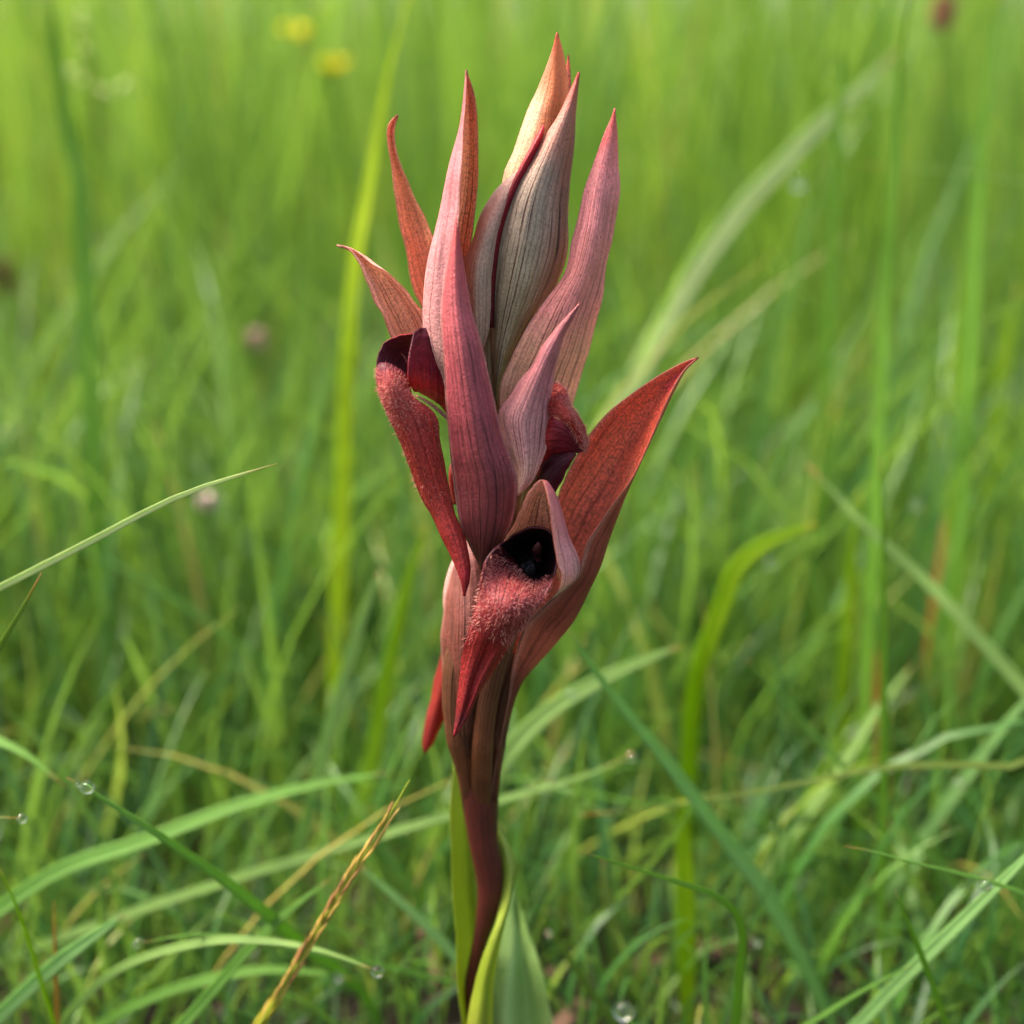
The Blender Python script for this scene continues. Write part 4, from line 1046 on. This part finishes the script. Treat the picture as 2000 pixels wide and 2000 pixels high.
shell('lip_lobe', surface([[(812,772,3),(835,782,3),(860,800,3),(880,820,3)], [(818,776,3.6),(840,790,3.6),(862,808,3.4),(880,824,3)], [(825,776,2),(845,792,2),(866,812,2),(882,828,2)]], 8, 16), (M_CREAM2, M_CREAM2, M_EDGE), ORC)
shell('sepal', surface([[(885,985,2),(878,950,2),(877,925,2),(880,905,2)], [(890,985,3),(884,950,3),(882,925,3),(881,905,2)], [(900,985,2),(895,950,2),(890,925,2),(883,905,2)]], 8, 16), (M_LIPBACK, M_LIPBACK, M_LIPBACK), ORC)

# -- lower left bract and the scarlet lip behind it
shell('bract', surface(LMR([(905,1480,2),(880,1440,2.5),(868,1397,2.5),(868,1344,2.5),(863,1304,2.5),(861,1273,2.5),(861,1235,2.5),(865,1198,2),(870,1160,1.5),(885,1110,1),(905,1060,0)],
     [(925,1480,4),(935,1440,4),(945,1397,4),(955,1344,4.5),(960,1304,5),(962,1273,5),(962,1235,5),(958,1198,5),(950,1150,4),(938,1105,3),(918,1055,1)], 3.2), 24, 56, .2, 21), (M_BROWN, M_BROWN, M_EDGE), ORC)
shell('sepal', surface([[(885,1240,.8),(868,1200,.8),(866,1160,.6),(871,1130,.4),(882,1098,0),(897,1078,-.3)], [(905,1245,1.4),(890,1200,1.2),(888,1160,1),(891,1130,.8),(897,1100,.4),(903,1078,0)], [(940,1250,0),(935,1200,0),(932,1160,0),(928,1130,0),(920,1100,0),(908,1078,0)]], 12, 20), (M_PALEPINK, M_PALEPINK, M_PALEPINK), ORC)
shell('lip', surface([[(925,1150,-2),(890,1200,-3),(870,1240,-4),(862,1275,-4),(850,1319,-4),(840,1366,-4),(830,1412,-4),(825,1453,-4),(829,1471,-4)],
     [(935,1160,-1),(905,1205,-1.8),(882,1250,-2.5),(876,1290,-2.5),(868,1330,-2.5),(858,1370,-2.5),(848,1415,-3),(836,1453,-3.5),(829,1471,-4)],
     [(945,1170,-2),(915,1215,-3),(892,1260,-4),(888,1300,-4),(882,1345,-4),(872,1390,-4),(858,1425,-4),(842,1456,-4),(830,1471,-4)]], 16, 40, .2, 22), (M_LIPBACK, M_LIPBACK, M_LIPBACK), ORC)

# -- lower flower: hood, throat, lip
shell('hood', surface([[(984,1058,10.5),(999,1034,11),(1014,1002,11.5),(1027,975,11.5),(1042,950,11),(1053,938,10.2)],
     [(1006,1044,5.5),(1018,1030,6.4),(1030,1005,7.2),(1040,978,8.2),(1050,955,9.4),(1057,938,10)],
     [(1046,1040,3),(1049,1028,4.6),(1052,1008,6),(1056,980,7.5),(1060,957,9),(1061,938,10)],
     [(1102,1156,2.5),(1114,1105,3),(1104,1050,4.6),(1086,1010,6.4),(1075,975,8),(1070,952,9.2),(1064,939,10)],
     [(1079,1167,8),(1107,1146,8.4),(1126,1127,8.6),(1130,1105,8.8),(1126,1086,9),(1111,1055,9),(1102,1024,9),(1094,993,9.3),(1085,968,9.8),(1072,946,10.2),(1066,940,10.2)],
     [(1078,1167,10),(1092,1148,11.5),(1096,1124,12.2),(1091,1102,12.6),(1085,1074,12.6),(1079,1040,12.6),(1076,1009,12.6),(1071,978,12.3),(1065,952,11.4),(1060,939,10.4)]], 40, 50, .12, 23), (M_SALMON, M_MAUVE2, M_EDGE), ORC)
rim_pts = [(1000,1046,8.5),(970,1068,10.5),(952,1089,11.8),(943,1111,11.8),(955,1130,9),(990,1148,7.5),(1030,1158,7.8),(1062,1156,9.5),(1079,1130,10.6),(1089,1100,10.4),(1089,1062,9.6),(1070,1034,9),(1034,1030,9)]
def throat():
    ring = np.vstack([rim_pts, rim_pts[:1]])
    rp = cr(ring, 41)
    deep = np.array([1038, 1092, 3.5])
    g = np.zeros((41, 12, 3))
    for k in range(12):
        f = k / 11.0
        for i in range(41):
            q = deep + (rp[i] - deep) * np.array([f ** .55, f ** .55, f ** 1.2])
            g[i, k] = P(*q)
    return shell('throat', g, (M_THROAT, M_THROAT, M_THROAT), ORC, thick=.2, edge=.2)
throat()
tube('column', [(1046,1096),(1041,1086),(1038,1076),(1042,1066),(1049,1058)], [(1056,1098),(1058,1088),(1058,1078),(1059,1068),(1053,1058)], [(0, 5.5), (.5, 7), (1, 7.6)], plain_mat('column_dull_red', (84, 40, 46), .45, .3, .0, c2=(22, 6, 10)), ORC, 12, 12)
L3 = surface([[(976,1065,10.9),(956,1086,12.3),(942,1112,12.9),(937,1140,13),(934,1170,13),(924,1203,13),(911,1248,12.2),(901,1285,11.8),(895,1350,11.5),(890,1395,11.5),(885,1439,11.8)],
     [(990,1078,7.5),(975,1098,10),(963,1124,12.2),(958,1150,13.5),(956,1185,14.6),(944,1230,14),(930,1275,13),(916,1320,12.6),(906,1365,12.6),(897,1405,12.4),(886,1439,11.8)],
     [(1014,1106,6.2),(1007,1130,10.5),(998,1160,14),(986,1196,15.4),(968,1236,14.2),(948,1280,12.4),(928,1325,12),(914,1368,12),(901,1405,12.2),(886,1439,11.8)],
     [(1046,1132,7.5),(1042,1148,10.8),(1032,1167,13.6),(1014,1202,14.6),(994,1234,13.6),(968,1280,13),(941,1328,12.6),(923,1370,12.6),(907,1408,12.4),(886,1439,11.8)],
     [(1082,1118,10),(1078,1138,11.8),(1070,1155,12.4),(1057,1180,12.8),(1035,1204,12.8),(1011,1238,12.3),(980,1288,11.8),(939,1350,11.8),(917,1394,12),(886,1439,11.8)]], 34, 80, .2, 24)
lip3 = shell('lip', L3, (M_LIP, M_LIP, M_LIP), ORC)

# hairs of the lips
def m3(u, v):
    if v > .55: return 0
    return max(0, 1 - abs(v - .20) / .30) ** .8 * (v > .05) + (.25 if (u < .12 or u > .88) and v < .6 else 0)
hairs('hair', L3, 1500, m3, M_HAIR, lip3, (.35, .95), .031, flip=-1)
def m2(u, v):
    return max(0, 1 - abs(v - .13) / .20) * (v > .03) * (1.0 if u < .7 else .3) + (.55 if u < .05 and .02 < v < .55 else 0) + .035 * (v < .6)
hairs('hair', L2, 1250, m2, M_HAIR, lip2, (.25, .75), .031, flip=-1)
hairs('hair', L1, 1000, lambda u, v: (.9 if u < .5 else .3) * (v > .3) + (.9 if u < .05 and v > .25 else 0), M_HAIR, lip1, (.25, .75), .031, flip=1)
